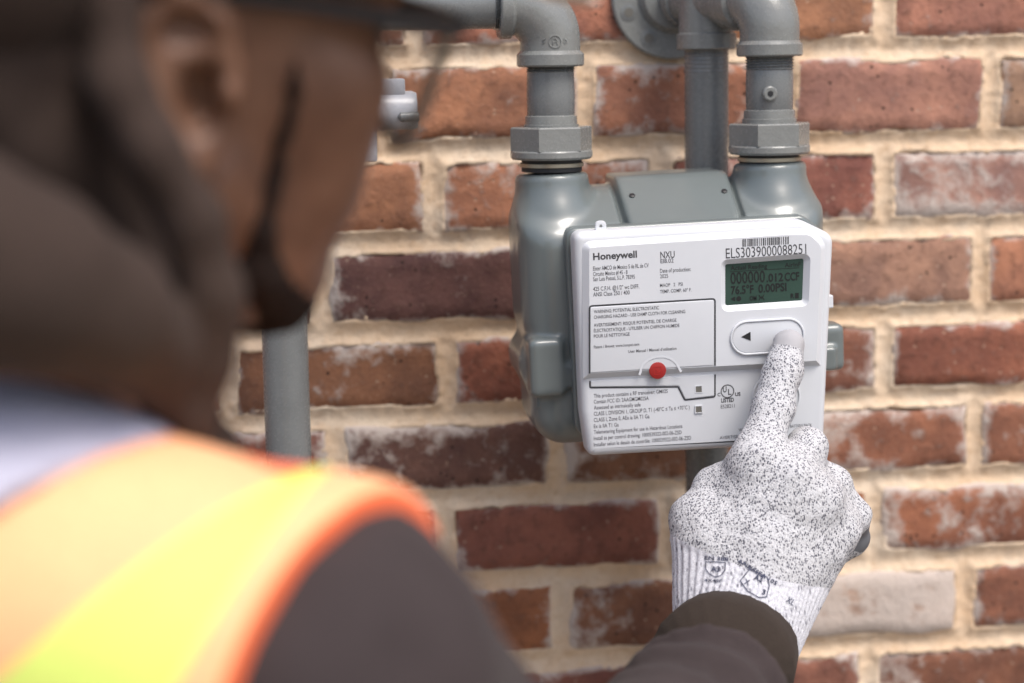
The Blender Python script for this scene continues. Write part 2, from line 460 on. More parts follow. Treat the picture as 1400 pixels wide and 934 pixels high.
wall = thing('brick_wall', 'red brown handmade brick wall with thick sandy cream mortar joints behind the meter', 'wall', (0, 0.05, 0))
# mortar: one relief sheet, dense where the camera looks
def axis(lo, hi, a, b, fine, coarse):
    return np.concatenate([np.arange(lo, a, coarse), np.arange(a, b, fine), np.arange(b, hi+coarse, coarse)])
xa, xb = P(250, 467, 0)[0], P(1460, 467, 0)[0]
za, zb = P(900, 980, 0)[2], P(900, -40, 0)[2]
gx = axis(WX0, WX1, xa, xb, .0022, .03); gz = axis(0.0, WZ1, za, zb, .0022, .03)
GX, GZ = np.meshgrid(gx, gz, indexing='ij')
zarr = np.array(zs)
ci = np.clip(np.searchsorted(-zarr, -GZ)-1, 0, len(courses)-1)
dz = np.min(np.abs(GZ[..., None]-zarr[None, None, :]), -1)
dx = np.full(GX.shape, 9.0)
for i, (zl, zh, xs) in enumerate(courses):
    m = ci == i
    if m.any():
        dx[m] = np.min(np.abs(GX[m][:, None]-np.array(xs)[None]), -1)
sd_ = np.minimum(dz-BED/2, dx-HEADJ/2)
nz1 = vnoise2(GX, GZ, 60, 1)*.5+vnoise2(GX, GZ, 150, 2)*.35+vnoise2(GX, GZ, 330, 3)*.25
big = np.clip(vnoise2(GX, GZ, 11, 9)*1.4, -.6, 1)
sr = sd_ - .0030*nz1 - .0022*np.maximum(big, -.2)
cen = np.clip(-sd_/(BED/2), 0, 1)
Y = np.where(sr < 0, .0012+.0036*np.sqrt(cen), np.where(sr < .0012, .0004, .0004+(sr-.0012)*3))
Y = np.minimum(Y, .012)
Y += (vnoise2(GX, GZ, 240, 5)*.0008+vnoise2(GX, GZ, 70, 6)*.0006)
N0, N1 = GX.shape
V = np.stack([GX, Y, GZ], -1).reshape(-1, 3)
ii, jj = np.meshgrid(np.arange(N0-1), np.arange(N1-1), indexing='ij')
q = np.stack([ii*N1+jj, (ii+1)*N1+jj, (ii+1)*N1+jj+1, ii*N1+jj+1], -1).reshape(-1, 4)
me = bpy.data.meshes.new('mortar')
me.vertices.add(len(V)); me.vertices.foreach_set('co', V.astype(np.float32).ravel())
me.loops.add(q.size); me.loops.foreach_set('vertex_index', q.astype(np.int32).ravel())
me.polygons.add(len(q)); me.polygons.foreach_set('loop_start', np.arange(0, q.size, 4, dtype=np.int32)); me.update(); me.validate()
mobj('mortar', me, MAT['mortar'], wall, 180)
core = bpy.data.meshes.new('wall_core'); bm = bmesh.new()
bmesh.ops.create_cube(bm, size=1, matrix=Matrix.Translation(((WX0+WX1)/2, .12, WZ1/2)) @ Matrix.Diagonal((WX1-WX0, .17, WZ1, 1)))
bm.to_mesh(core); bm.free(); mobj('wall_core', core, MAT['mortar'], wall, None)

def brick_raw(w, h, nx, nz, rs, amp=1.0):
    """front face with worn, wavering arrises, sides running back into the wall"""
    e = .0022
    tx = np.concatenate([[0], np.linspace(e, w-e, nx-2), [w]])-w/2
    tz = np.concatenate([[0], np.linspace(e, h-e, nz-2), [h]])-h/2
    wob = lambda n: np.convolve(rs.randn(n+4), [.25, .5, .25], 'valid')[:n]*.0019*amp
    L, Rr, B, T = wob(nz), wob(nz), wob(nx), wob(nx)
    V, Fq = [], []
    tilt, tilz = rs.randn()*.004, rs.randn()*.008
    s1, s2 = rs.rand(2)*40
    for i in range(nx):
        for j in range(nz):
            u = i/(nx-1); v = j/(nz-1)
            x = tx[i]+L[j]*(1-u)+Rr[j]*u; z = tz[j]+B[i]*(1-v)+T[i]*v
            y = tilt*x+tilz*z+float(vnoise2(np.array([x+s1]), np.array([z+s2]), 45, 11)[0])*.0011*amp
            if i in (0, nx-1) or j in (0, nz-1): y += .0022+abs(rs.randn())*.0007*amp
            V.append((x, y, z))
    idx = lambda i, j: i*nz+j
    for i in range(nx-1):
        for j in range(nz-1): Fq.append((idx(i, j), idx(i+1, j), idx(i+1, j+1), idx(i, j+1)))
    ring = [idx(i, 0) for i in range(nx)]+[idx(nx-1, j) for j in range(1, nz)]+[idx(i, nz-1) for i in range(nx-2, -1, -1)]+[idx(0, j) for j in range(nz-2, 0, -1)]
    n = len(V)
    for r in ring: V.append((V[r][0], .045, V[r][2]))
    for a in range(len(ring)):
        b = (a+1) % len(ring); Fq.append((ring[b], ring[a], n+a, n+b))
    return V, Fq

RED, ORG, BRN, DRK, PNK = (.29, .122, .074), (.37, .178, .108), (.225, .104, .070), (.14, .075, .062), (.36, .21, .16)
# (course in view, head joint to its left) -> colour (brick tone with some wall haze and shade in it), lime bloom
look = {(0, 0): (ORG, .1), (0, 1): (ORG, .1), (0, 2): (ORG, .05), (0, -1): (BRN, .2),
        (1, 0): (ORG, .15), (1, 1): (ORG, .25), (1, 2): (PNK, .1), (1, 3): (PNK, .1),
        (2, 0): (ORG, .1), (2, 1): (ORG, .35), (2, 2): (BRN, .15), (2, 3): (PNK, .45),
        (3, -1): (DRK, .1), (3, 0): (DRK, .15), (3, 1): (BRN, 0), (3, 2): (PNK, .05), (3, 3): (ORG, .1),
        (4, 0): (BRN, .25), (4, 1): (RED, .1), (4, 2): (BRN, .2), (4, 3): (RED, .1),
        (5, -1): (BRN, .2), (5, 0): (DRK, .3), (5, 1): (BRN, .25), (5, 2): (RED, .35), (5, 3): (RED, .1),
        (6, 0): (BRN, .2), (6, 1): (BRN, .15), (6, 2): (RED, 0), (6, 3): (RED, .4),
        (7, 0): (RED, .2), (7, 1): (BRN, .15), (7, 2): (PNK, 1.0), (7, 3): (BRN, .3),
        (8, 0): (BRN, .3), (8, 1): (BRN, .3), (8, 2): (BRN, .2), (8, 3): (BRN, .2)}
shared = [brick_raw(BL-HEADJ, step-BED, 5, 4, np.random.RandomState(100+i)) for i in range(8)]
shared_me = []
for r in shared:
    m_ = mesh(*r); m_.name = 'brick'; m_.shade_smooth(); m_.set_sharp_from_angle(angle=rad(50)); m_.materials.append(MAT['brick']); shared_me.append(m_)
allb = []
for i, (zl, zh, xs) in enumerate(courses):
    k = i-n_above+1
    for j in range(len(xs)-1):
        a, b = xs[j]+HEADJ/2, xs[j+1]-HEADJ/2
        if b < WX0 or a > WX1: continue
        c = np.array([(a+b)/2, 0, (zl+zh)/2]); px, py, _ = pix(c)
        jj_ = None
        if k in head_px:
            for n_, hx in enumerate(head_px[k]):
                if abs(pix(np.array([xs[j], 0, c[2]]))[0]-hx) < 12: jj_ = n_
            if jj_ is None and abs(pix(np.array([xs[j+1], 0, c[2]]))[0]-head_px[k][0]) < 12: jj_ = -1
        allb.append((max(abs(px-850)/700, abs(py-467)/467), c, b-a, zh-zl-BED, px, py, look.get((k, jj_))))
allb.sort(key=lambda t: t[0])
rest = []
pal = [RED, ORG, BRN, BRN, RED, DRK, PNK]
for n_, (dist, c, bw, bh, px, py, lk) in enumerate(allb):
    rs = np.random.RandomState(n_+1)
    if dist < 1.45:
        raw = brick_raw(bw, bh, 15, 8, rs); m_ = mesh(*raw); m_.name = 'brick'
        m_.shade_smooth(); m_.set_sharp_from_angle(angle=rad(70)); m_.materials.append(MAT['brick'])
    elif n_ < 300: m_ = shared_me[n_ % 8]
    else:
        rest.append((c, bw, bh, n_)); continue
    o = bpy.data.objects.new('brick', m_); COL.objects.link(o); o.parent = wall
    o.matrix_parent_inverse = INV[wall.name]
    o.location = Vector(c) + Vector((0, float(rs.randn())*.0006, 0))
    if m_ in shared_me: o.scale = (bw/(BL-HEADJ), 1, bh/(step-BED))
    colr, al = lk if lk else (pal[rs.randint(7)], rs.rand()*.3)
    j_ = 1+rs.randn()*.07
    o.color = (colr[0]*j_, colr[1]*j_*(1+rs.randn()*.05), colr[2]*j_*(1+rs.randn()*.06), al)
parts = []
for c, bw, bh, n_ in rest:
    v, f = shared[n_ % 8]
    parts.append(([(x*bw/(BL-HEADJ)+c[0], y, z*bh/(step-BED)+c[2]) for x, y, z in v], f))
far = join_meshes(parts); o = mobj('outer_bricks', far, MAT['brick'], wall, 50); o['kind'] = 'stuff'; o.color = (*RED, .15)

# ------------------------------------------------------------------ pipework
AXY = -0.12            # inlet riser and both meter connections
def ring_path(a, b, prof):
    """prof: [(t 0..1, radius)] along a-b"""
    return along(a, b, [t for t, _ in prof]), [r for _, r in prof]
def lathe(name, a, b, prof, mat, parent, n=40, smooth=35, phase=0.0):
    pth, rr = ring_path(a, b, prof)
    # coincident points need a hair of spacing for the tangents
    return mobj(name, sweep(pth, rr, n=n, phase=phase), mat, parent, smooth)
def vert(px, y0, y1, yplane):
    """top and bottom world points of a plumb axis through pixel column px (at its middle)"""
    m = P(px, (y0+y1)/2, yplane)
    return np.array([m[0], yplane, P(px, y0, yplane)[2]]), np.array([m[0], yplane, P(px, y1, yplane)[2]])
def threads(name, a, b, r, n, mat, parent, amp=.0007):
    prof = []
    for i in range(n*2+1): prof.append((i/(n*2), r+(amp if i % 2 else -amp)))
    return lathe(name, a, b, prof, mat, parent, 36)
def elbow(name, start, corner, end, r, rim, parent, bend=None):
    """90 degree threaded elbow: leg ends carry a thick rim"""
    s, c, e = map(np.asarray, (start, corner, end))
    d1 = (c-s); l1 = np.linalg.norm(d1); d1 = d1/l1; d2 = (e-c); l2 = np.linalg.norm(d2); d2 = d2/l2
    br = bend or min(l1, l2)*.72
    path, rr = [], []
    rl = .0095
    for t, q_ in ((0, rim-.0012), (.0012, rim), (rl-.0012, rim), (rl, rim-.001), (rl+.0015, r)):
        path.append(s+d1*t); rr.append(q_)
    a0 = c-d1*br; a1 = c+d2*br
    for i in range(0, 13):
        t = i/12*math.pi/2
        ctr = c-d1*br+d2*br
        path.append(ctr - d2*br*math.cos(t) + d1*br*math.sin(t)); rr.append(r*(1+.04*math.sin(2*t)))
    for t, q_ in ((rl+.0015, r), (rl, rim-.001), (rl-.0012, rim), (.0012, rim), (0, rim-.0012)):
        path.append(e-d2*t); rr.append(q_)
    return mobj(name, sweep(path, rr, n=40), MAT['fitting'], parent, 38)

inlet = thing('inlet_piping', 'grey painted riser pipe with shutoff valve and elbow feeding the left side of the meter', 'pipe', (P(395, 800, AXY)[0], AXY, 0))
outlet = thing('outlet_piping', 'grey painted elbow, tee and drop pipe on the right side of the meter', 'pipe', (P(966, 150, -.06)[0], -.06, 0))

# inlet: left connection
cx = P(753, 130, AXY)[0]
zz = lambda py, px=753, y=AXY: P(px, py, y)[2]
pt = lambda z, x=None, y=AXY: np.array([cx if x is None else x, y, z])
hz = zz(6)                      # axis of the horizontal run
el = elbow('elbow', pt(hz, P(690, 6, AXY)[0]-.005), pt(hz), pt(zz(91)), .0212, .0238, inlet)
el_tree = BVHTree.FromPolygons([v.co for v in el.data.vertices], [p.vertices for p in el.data.polygons])
def raised(polys, name, parent, lift=.0006):
    V, Fq = [], []
    for pl2 in polys:
        for i_, (a, b) in enumerate(pl2):
            px_, py_ = a, b
            d_ = np.array(pl2[min(i_+1, len(pl2)-1)])-np.array(pl2[max(i_-1, 0)]); d_ = d_/max(np.linalg.norm(d_), 1e-6)
            for sg, lf in ((-1.1, -.0004), (-.6, lift), (.6, lift), (1.1, -.0004)):
                o_ = Q(px_-d_[1]*sg, py_+d_[0]*sg, .9); r_ = (o_-CAM)/np.linalg.norm(o_-CAM)
                h_ = el_tree.ray_cast(Vector(o_), Vector(r_))
                V.append(np.array(h_[0] if h_[0] is not None else P(px_, py_, AXY-.02))-r_*lf)
            if i_:
                n0 = len(V)-8
                for k_ in range(3): Fq.append((n0+k_, n0+k_+1, n0+k_+5, n0+k_+4))
    return mobj(name, mesh(V, Fq), MAT['fitting'], parent, 60)
ringp = [(759+8.5*math.cos(t), 57+8.5*math.sin(t)) for t in np.linspace(0, 2*math.pi, 25)]
raised([ringp, [(756, 61), (756, 53), (760, 53), (762, 56), (757, 58)], [(762, 61), (762, 57)]], 'cast_mark', el)
raised([[(746, 53), (742, 55), (745, 58), (741, 60)], [(772, 53), (772, 60), (775, 58), (775, 55), (772, 53)]], 'cast_mark', el)
threads('pipe_thread', pt(zz(90)), pt(zz(99)), .0168, 3, MAT['pipe'], inlet)
lathe('nipple', pt(zz(98)), pt(zz(160)), [(0, .0166), (.5, .0171), (.95, .0168), (1, .016)], MAT['pipe'], inlet)
lathe('union_collar', pt(zz(157)), pt(zz(178)), [(0, .0165), (.08, .0183), (.6, .0185), (.62, .0195), (1, .0195)], MAT['fitting'], inlet)
def nut(z0, z1, z2, x, parent, ph):
    a = np.array([x, AXY, z0]); b = np.array([x, AXY, z1]); c = np.array([x, AXY, z2])
    h_ = sweep_raw(along(a, b, [0, .06, 1]), [.0285, .0296, .0296], n=6, phase=ph)
    r_ = sweep_raw(along(b, c, [0, .15, .75, 1]), [.0285, .0292, .0292, .028], n=40)
    return mobj('union_nut', join_meshes([h_, r_]), MAT['fitting'], parent, 30)
nut(zz(173), zz(205), zz(217), cx, inlet, rad(25))
lathe('gasket', pt(zz(214)), pt(zz(234)), [(0, .0215), (1, .0215)], MAT['gasket'], inlet)
lathe('steel_ring', pt(zz(222)), pt(zz(228)), [(0, .0222), (.1, .0228), (.9, .0228), (1, .0222)], MAT['brass'], inlet)
# horizontal run to the riser
xr = P(394, 600, AXY)[0]
xv = xr
hx0 = P(690, 6, AXY)[0]
threads('pipe_thread', pt(hz, hx0-.0085), pt(hz, hx0-.003), .0168, 4, MAT['pipe'], inlet)
mobj('horizontal_pipe', sweep(along(pt(hz, xv+.03), pt(hz, hx0-.008), [0, 1]), [.0165, .0165], n=36), MAT['pipe'], inlet, 40)
elbow('elbow', pt(hz-.045, xv), pt(hz, xv), pt(hz, xv+.045), .0212, .0238, inlet)
zv = zz(152, 470)
mobj('riser_stub', sweep(along(pt(zv+.02, xv), pt(hz-.04, xv), [0, 1]), [.0166, .0166], n=32), MAT['pipe'], inlet, 40)
mobj('riser_pipe', sweep([np.array([xr, AXY, .02]), np.array([xr, AXY, zv-.03])], [.0162, .0162], n=40), MAT['pipe'], inlet, 40)
# shutoff valve: bare metal body, slotted plug end to the right
vb = mobj('shutoff_valve', sweep([pt(zv-.045, xv), pt(zv-.044, xv), pt(zv-.03, xv), pt(zv-.02, xv), pt(zv+.02, xv), pt(zv+.03, xv), pt(zv+.042, xv), pt(zv+.043, xv)],
          [.019, .022, .022, .026, .026, .022, .022, .019], n=36), MAT['fitting'], inlet, 35)
xe = P(569, 152, AXY-.01)[0]; ya = AXY-.012
def hl(a, b, prof, name, mat, par, n=36): return lathe(name, np.array([a, ya, zv]), np.array([b, ya, zv]), prof, mat, par, n)
hl(xv, xe, [(0, .0185), (.30, .0185), (.31, .0205), (.42, .0205), (.43, .0135), (.64, .0135), (.65, .0126), (.67, .0126), (.68, .0135), (.965, .0135), (1, .0122)], 'plug', MAT['steel'], vb)
def boxm(c, h, bev=.001):
    bm = bmesh.new(); bmesh.ops.create_cube(bm, size=1, matrix=Matrix.Translation(Vector(c)) @ Matrix.Diagonal((2*h[0], 2*h[1], 2*h[2], 1)))
    bmesh.ops.bevel(bm, geom=bm.edges[:], offset=bev, segments=2, affect='EDGES', profile=.5)
    m_ = bpy.data.meshes.new('m'); bm.to_mesh(m_); bm.free(); return m_
mobj('plug_slot', sweep([np.array([xe-.014, ya-.0128, zv-.004]), np.array([xe-.012, ya-.0128, zv-.004]), np.array([xe+.0005, ya-.0128, zv-.004])], [.001, .0034, .0034], n=16), MAT['pipe'], vb, 40)
mobj('lock_wing', boxm(P(536, 119, AXY-.01), (.0085, .010, .0058), .0015), MAT['steel'], vb, 40)
mobj('lock_tab', boxm(P(500, 198, AXY-.005), (.0075, .008, .0115), .0015), MAT['steel'], vb, 40)

# outlet: right connection
cx = P(1052, 130, AXY)[0]
zr = lambda py: P(1052, py, AXY)[2]
hz2 = P(1052, -4, AXY)[2]
TY = -0.06
tx = P(966, 150, TY)[0]
tee_c = np.array([tx, TY, P(966, 2, TY)[2]]); fc = P(918, -4, 0)
e_c = pt(hz2)
dirn = (e_c-tee_c)*np.array([1, 1, 0]); dl = np.linalg.norm(dirn); dirn = dirn/dl
e_c[2] = hz2; tee_c[2] = hz2
elbow('elbow', e_c-dirn*.034, e_c, pt(zr(77)), .0212, .0236, outlet)
threads('pipe_thread', pt(zr(76)), pt(zr(96)), .0169, 5, MAT['pipe'], outlet)
lathe('nipple', pt(zr(94)), pt(zr(152)), [(0, .0164), (.05, .0168), (.5, .0170), (.95, .0168), (1, .016)], MAT['pipe'], outlet)
pb = P(1052, 128, AXY-.0165)
pl = mobj('test_plug', sweep([pb+np.array([0, .004, 0]), pb+np.array([0, -.0022, 0]), pb+np.array([0, -.003, 0])], [.0052, .0052, .0042], n=24), MAT['fitting'], outlet, 35)
mobj('plug_socket_shade', sweep([pb+np.array([0, -.002, 0]), pb+np.array([0, -.0034, 0])], [.0022, .0022], n=6), MAT['black'], pl, 35)  # closed black hex, its colour stands for the dark of an open socket
lathe('union_collar', pt(zr(149)), pt(zr(172)), [(0, .0165), (.08, .0183), (.55, .0185), (.57, .0195), (1, .0195)], MAT['fitting'], outlet)
nut(zr(168), zr(198), zr(210), cx, outlet, rad(30))
lathe('gasket', pt(zr(207)), pt(zr(226)), [(0, .0215), (1, .0215)], MAT['gasket'], outlet)
lathe('steel_ring', pt(zr(214)), pt(zr(220)), [(0, .0222), (.1, .0228), (.9, .0228), (1, .0222)], MAT['brass'], outlet)
# tee with its three mouths, the nipple to the elbow and to the wall flange
tb = P(966, 68, TY)[2]
up = np.array([0, 0, 1.]); back = P(918, -4, 0)-tee_c; back /= np.linalg.norm(back)
tp = [sweep_raw([tee_c+up*.03, tee_c+up*.029, tee_c-up*.012, np.array([tx, TY, tb+.0125]), np.array([tx, TY, tb+.0115]), np.array([tx, TY, tb+.001]), np.array([tx, TY, tb])],
                [.019, .0205, .0205, .0205, .0222, .0222, .021], n=40),
      sweep_raw([tee_c, tee_c+back*.026, tee_c+back*.0265, tee_c+back*.036, tee_c+back*.0365], [.0195, .0195, .0215, .0215, .0205], n=36),
      sweep_raw([tee_c, tee_c+dirn*.026, tee_c+dirn*.0265, tee_c+dirn*.036, tee_c+dirn*.0365], [.0195, .0195, .0222, .0222, .021], n=36)]
mobj('tee', join_meshes(tp), MAT['fitting'], outlet, 38)
mobj('close_nipple', sweep([tee_c+dirn*.03, e_c-dirn*.03], [.0166, .0166], n=36), MAT['pipe'], outlet, 40)
mobj('wall_nipple', sweep([tee_c+back*.03, fc+np.array([0, -.004, 0])], [.0166, .0166], n=36), MAT['pipe'], outlet, 40)
threads('pipe_thread', np.array([tx, TY, tb+.001]), np.array([tx, TY, P(966, 100, TY)[2]]), .0163, 6, MAT['pipe'], outlet, .0003)
mobj('drop_pipe', sweep([np.array([tx, TY, .03]), np.array([tx, TY, tb-.005])], [.0163, .0163], n=40), MAT['pipe'], outlet, 40)
fc = P(918, -4, 0); fr = np.linalg.norm(P(837, -4, -.008)[[0, 2]]-fc[[0, 2]])
fl = mobj('wall_flange', sweep([fc+np.array([0, .004, 0]), fc-np.array([0, .006, 0]), fc-np.array([0, .0075, 0]), fc-np.array([0, .0076, 0]), fc-np.array([0, .016, 0]), fc-np.array([0, .0165, 0])],
                               [fr, fr, fr-.0015, .028, .024, .0225], n=64), MAT['fitting'], outlet, 35)
for a in (198, 238, 0, 120):
    h_ = fc+np.array([math.cos(rad(a))*fr*.77, -.0078, math.sin(rad(a))*fr*.77])
    hb = mobj('bolt_hole', sweep([h_+np.array([0, .003, 0]), h_-np.array([0, .0004, 0]), h_-np.array([0, .0005, 0])], [.0062, .0062, .0056], n=24), MAT['pipe'], fl, 35)
    mobj('bolt_hole_shade', sweep([h_+np.array([0, .002, 0]), h_-np.array([0, .0009, 0])], [.0036, .0036], n=20), MAT['hole_shade'], hb, 35)

# ------------------------------------------------------------------ gas meter
MR = rad(1.75)
FY = -0.200                                  # lower face of the white index housing
UY = FY-.0042                                # upper, raised face
u_ = np.array([math.cos(MR), 0, math.sin(MR)]); v_ = np.array([-math.sin(MR), 0, math.cos(MR)])
O = P(955, 455, FY)
meter = thing('gas_meter', 'blue grey gas meter with white index housing and green display', 'gas meter', (O[0], -.12, O[2]-.1))
def L(px, py, y=UY):
    d = P(px, py, y)-O
    return float(d@u_), float(d@v_)
def W(u, v, y): return np.array([O[0], y, O[2]])+u_*u+v_*v
# --- cast body
B = lambda px, py, y: L(px, py, y)
uL, uR = B(707, 400, -.115)[0], B(1108, 300, -.115)[0]
vB, vT = B(760, 597, -.12)[1], B(900, 252, -.13)[1]
sl = B(754, 240, AXY); sr_ = B(1052, 225, AXY)
p0 = (B(925, 302, -.166)[1], .166); p1 = (B(925, 238, -.123)[1], .123)     # slanted name plate: (v, w)
nrm = np.array([p0[1]-p1[1], p1[0]-p0[0]]); nrm = nrm/np.linalg.norm(nrm)
uP0, uP1 = B(851, 270, -.145)[0], B(1003, 265, -.145)[0]
lug_v0, lug_v1 = B(735, 538, -.15)[1], B(735, 462, -.15)[1]
def f_body(p):
    u, v, w_ = p[..., 0], p[..., 1], p[..., 2]
    cu, cv = (uL+uR)/2, (vT+vB)/2
    # wide case narrowing a little towards the bottom
    q = p.copy(); sc_ = 1+np.clip((vT-.03-v)/(vT-vB), 0, 1)*.03
    q[..., 0] = (u-cu)*sc_+cu
    d = s_box(q, (cu, cv, .119), ((uR-uL)/2, (vT-vB)/2, .047), .024)
    # square shoulders under each connection
    for ua, ub, s_ in ((uL, uL+.078, sl), (uR-.078, uR, sr_)):
        b_ = s_box(p, ((ua+ub)/2, s_[1]-.014-.05, .117), ((ub-ua)/2, .05, .040), .019)
        d = smin(d, smax(b_, (v-p0[0])*nrm[0]+(w_-p0[1])*nrm[1]+.003, .010), .006)
    # front-top chamfer outside the plate
    pl_ = (v-p0[0])*nrm[0]+(w_-p0[1])*nrm[1]
    d = smax(d, pl_+np.where((u > uP0-.004) & (u < uP1+.004), .0085, .004), .010)
    # sockets of the two connections
    for s_ in (sl, sr_):
        r_ = np.sqrt((u-s_[0])**2+(w_-.12)**2)-.0262
        top = v-s_[1]-.002
        c = smax(r_, top, .005)
        c = smax(c, -(v-(s_[1]-.05)), .01)
        d = smin(d, c, .008)
        # swelling below the socket
        d = smin(d, s_ell(p, (s_[0], s_[1]-.030, .118), (.0275, .030, .036)), .008)
    # name plate wedge
    du = np.maximum(uP0-.0015-u+(v-p1[0])*-.06, u-uP1-.0015-(v-p1[0])*.06)
    wedge = smax(smax(pl_, du, .004), np.maximum(v-p1[0]-.0005, .08-w_), .004)
    wedge = smax(wedge, -(v-p0[0]+.02), .002)
    d = smin(d, wedge, .003)
    # clamp flange between the two half shells, with corner bosses
    fl_ = s_box(q, (cu, (lug_v0+lug_v1)/2, .115), ((uR-uL)/2+.0065, (lug_v1-lug_v0)/2*.92, .044), .017)
    d = smin(d, fl_, .006)
    for px_, sgn in ((745, 1), (1134, -1)):
        lu = B(px_, 500, -.155)[0]
        bs = s_box(p, (lu, (lug_v0+lug_v1)/2+.001, .152), (.0125 if sgn > 0 else .0095, (lug_v1-lug_v0)/2*(1.05 if sgn > 0 else .85), .019 if sgn > 0 else .012), .005)
        d = smin(d, bs, .003)
        lg = s_box(p, (lu+sgn*.014, (lug_v0+lug_v1)/2-.006, .158), (.016, .0085, .011), .002)
        d = smin(d, lg, .003)
    return d
def xf_m(vs): return np.stack([O[0]+u_[0]*vs[:,0]+v_[0]*vs[:,1], -vs[:,2], O[2]+u_[2]*vs[:,0]+v_[2]*vs[:,1]], 1)
bme = isosurface(f_body, (uL-.03, vB-.01, .06), (uR+.03, sl[1]+.03, .185), .0016, 3, xf_m)
bme.flip_normals() if False else None
body = mobj('cast_body', bme, MAT['casting'], meter, 180)
# --- 2D outlines -> bevelled plates
def rounded(pts, r, seg=5):
    out = []
    n = len(pts)
    for i in range(n):
        p, a, b = map(np.asarray, (pts[i], pts[i-1], pts[(i+1) % n]))
        rr = r[i] if isinstance(r, (list, tuple)) else r
        if rr <= 0: out.append(tuple(p)); continue
        da, db = (a-p)/np.linalg.norm(a-p), (b-p)/np.linalg.norm(b-p)
        ang = math.acos(max(-1, min(1, float(da@db)))); t = min(rr/math.tan(ang/2), .49*np.linalg.norm(a-p), .49*np.linalg.norm(b-p))
        s_, e_ = p+da*t, p+db*t
        for k in range(seg+1):
            x = k/seg; out.append(tuple((1-x)**2*s_+2*x*(1-x)*p+x*x*e_))
    return out
def plate(name, outer, y_back, y_front, mat, parent, bevel=0.0, holes=(), res=3):
    """closed plate from outlines in housing coordinates; y_front is nearer the camera (smaller y)"""
    cu = bpy.data.curves.new('c', 'CURVE'); cu.dimensions = '2D'; cu.fill_mode = 'BOTH'
    for lp in (outer, *holes):
        sp = cu.splines.new('POLY'); sp.points.add(len(lp)-1)
        for i, (a, b) in enumerate(lp): sp.points[i].co = (a, b, 0, 1)
        sp.use_cyclic_u = True
    th = (y_back-y_front)
    cu.bevel_depth = bevel; cu.bevel_resolution = res; cu.extrude = max(th/2-bevel, 0); cu.offset = -bevel
    tmp = bpy.data.objects.new('tmp', cu); COL.objects.link(tmp)
    dg = bpy.context.evaluated_depsgraph_get()
    m_ = bpy.data.meshes.new_from_object(tmp.evaluated_get(dg)); bpy.data.objects.remove(tmp); bpy.data.curves.remove(cu)
    m_.transform(frame((y_back+y_front)/2)); m_.materials.clear()
    bm = bmesh.new(); bm.from_mesh(m_); bmesh.ops.remove_doubles(bm, verts=bm.verts, dist=1e-6); bm.to_mesh(m_); bm.free()
    return mobj(name, m_, mat, parent, 28)
def frame(y, u=0, v=0, su=1, sv=1):
    o_ = W(u, v, y)
    return Matrix(((u_[0]*su, v_[0]*sv, 0, o_[0]), (0, 0, -1, o_[1]), (u_[2]*su, v_[2]*sv, 0, o_[2]), (0, 0, 0, 1)))
pl_pts = lambda pts, y: [L(a, b, y) for a, b in pts]
# casting's mounting rim behind the housing
rim = rounded(pl_pts([(772, 312), (1097, 294), (1126, 316), (1118, 560), (800, 600), (786, 585)], -.172), .008)
plate('mounting_rim', rim, -.150, -.174, MAT['casting'], meter, .003)
# white housing: lower face and raised upper slab
ho = rounded(pl_pts([(781, 316), (1090, 299), (1134, 320), (1121, 598), (1116, 602), (801, 620), (792, 560)], FY+.012), [.007, .010, .010, .005, .005, .006, .02])
house = plate('index_housing', ho, -.176, FY, MAT['plastic'], meter, .0055, res=4)
LZ = .0015
disp = rounded(pl_pts([(994, 363), (1100, 355), (1098, 411), (994, 418)], UY), .0012)
up_o = rounded(pl_pts([(797, 331), (1072, 313), (1110, 313), (1131, 332), (1124, 501), (798, 519.5)], UY), [.007, .012, .012, .012, 0, 0])
slab = plate('upper_face', up_o, FY+.0042, UY, MAT['plastic'], house, .00418, holes=[disp], res=0)
# hinge door; dark strips laid on the face stand in for its shaded gap
door = [(807, 420), (976, 410), (976, 541), (937, 545), (928, 528), (807, 529)]
def strip(pts, wd, y, name, mat, parent, closed=True):
    n = len(pts); V, Fq = [], []
    for i in range(n):
        p = np.asarray(pts[i]); a = np.asarray(pts[i-1]) if (closed or i) else p; b = np.asarray(pts[(i+1) % n]) if (closed or i < n-1) else p
        d = b-a; d = d/np.linalg.norm(d); nn = np.array([-d[1], d[0]])*wd/2
        yy = y(p) if callable(y) else y
        for q_ in (p-nn, p+nn): V.append(W(q_[0], q_[1], yy))
    for i in range(n if closed else n-1):
        j = (i+1) % n; Fq.append((2*i, 2*j, 2*j+1, 2*i+1))
    return mobj(name, mesh(V, Fq), mat, parent, None)
def prism(pts, y0, y1, name, mat, parent, bevel=.0004):
    return plate(name, pts, y0, y1, mat, parent, bevel)
up_door = rounded(pl_pts([(807, 420), (976, 410), (976, 499), (807, 509.5)], UY), [.0015, .0015, 0, 0])
prism([(a, b) for a, b in up_door], UY+.002, UY-.0006, 'battery_door', MAT['plastic'], slab, .0004)
low_door = rounded(pl_pts([(808, 521), (928, 514), (976, 512), (976, 541), (937, 545.5), (928, 527), (808, 528.5)], FY), .0008)
prism(low_door, FY+.002, FY-.0006, 'door_lip', MAT['plastic'], house, .0003)
strip(rounded(pl_pts([(806, 510.5), (806, 418.5), (977.5, 408.5), (977.5, 500)], UY), [0, .002, .002, 0]), .0011, UY-.00025, 'door_gap_shade', MAT['groove'], slab, False)
strip(rounded(pl_pts([(977.5, 512), (977.5, 542.5), (936, 547), (927, 529), (806.5, 530), (806.5, 521)], FY), [0, .0015, .0015, .001, .001, 0]), .0010, FY-.00025, 'door_gap_shade', MAT['groove'], house, False)
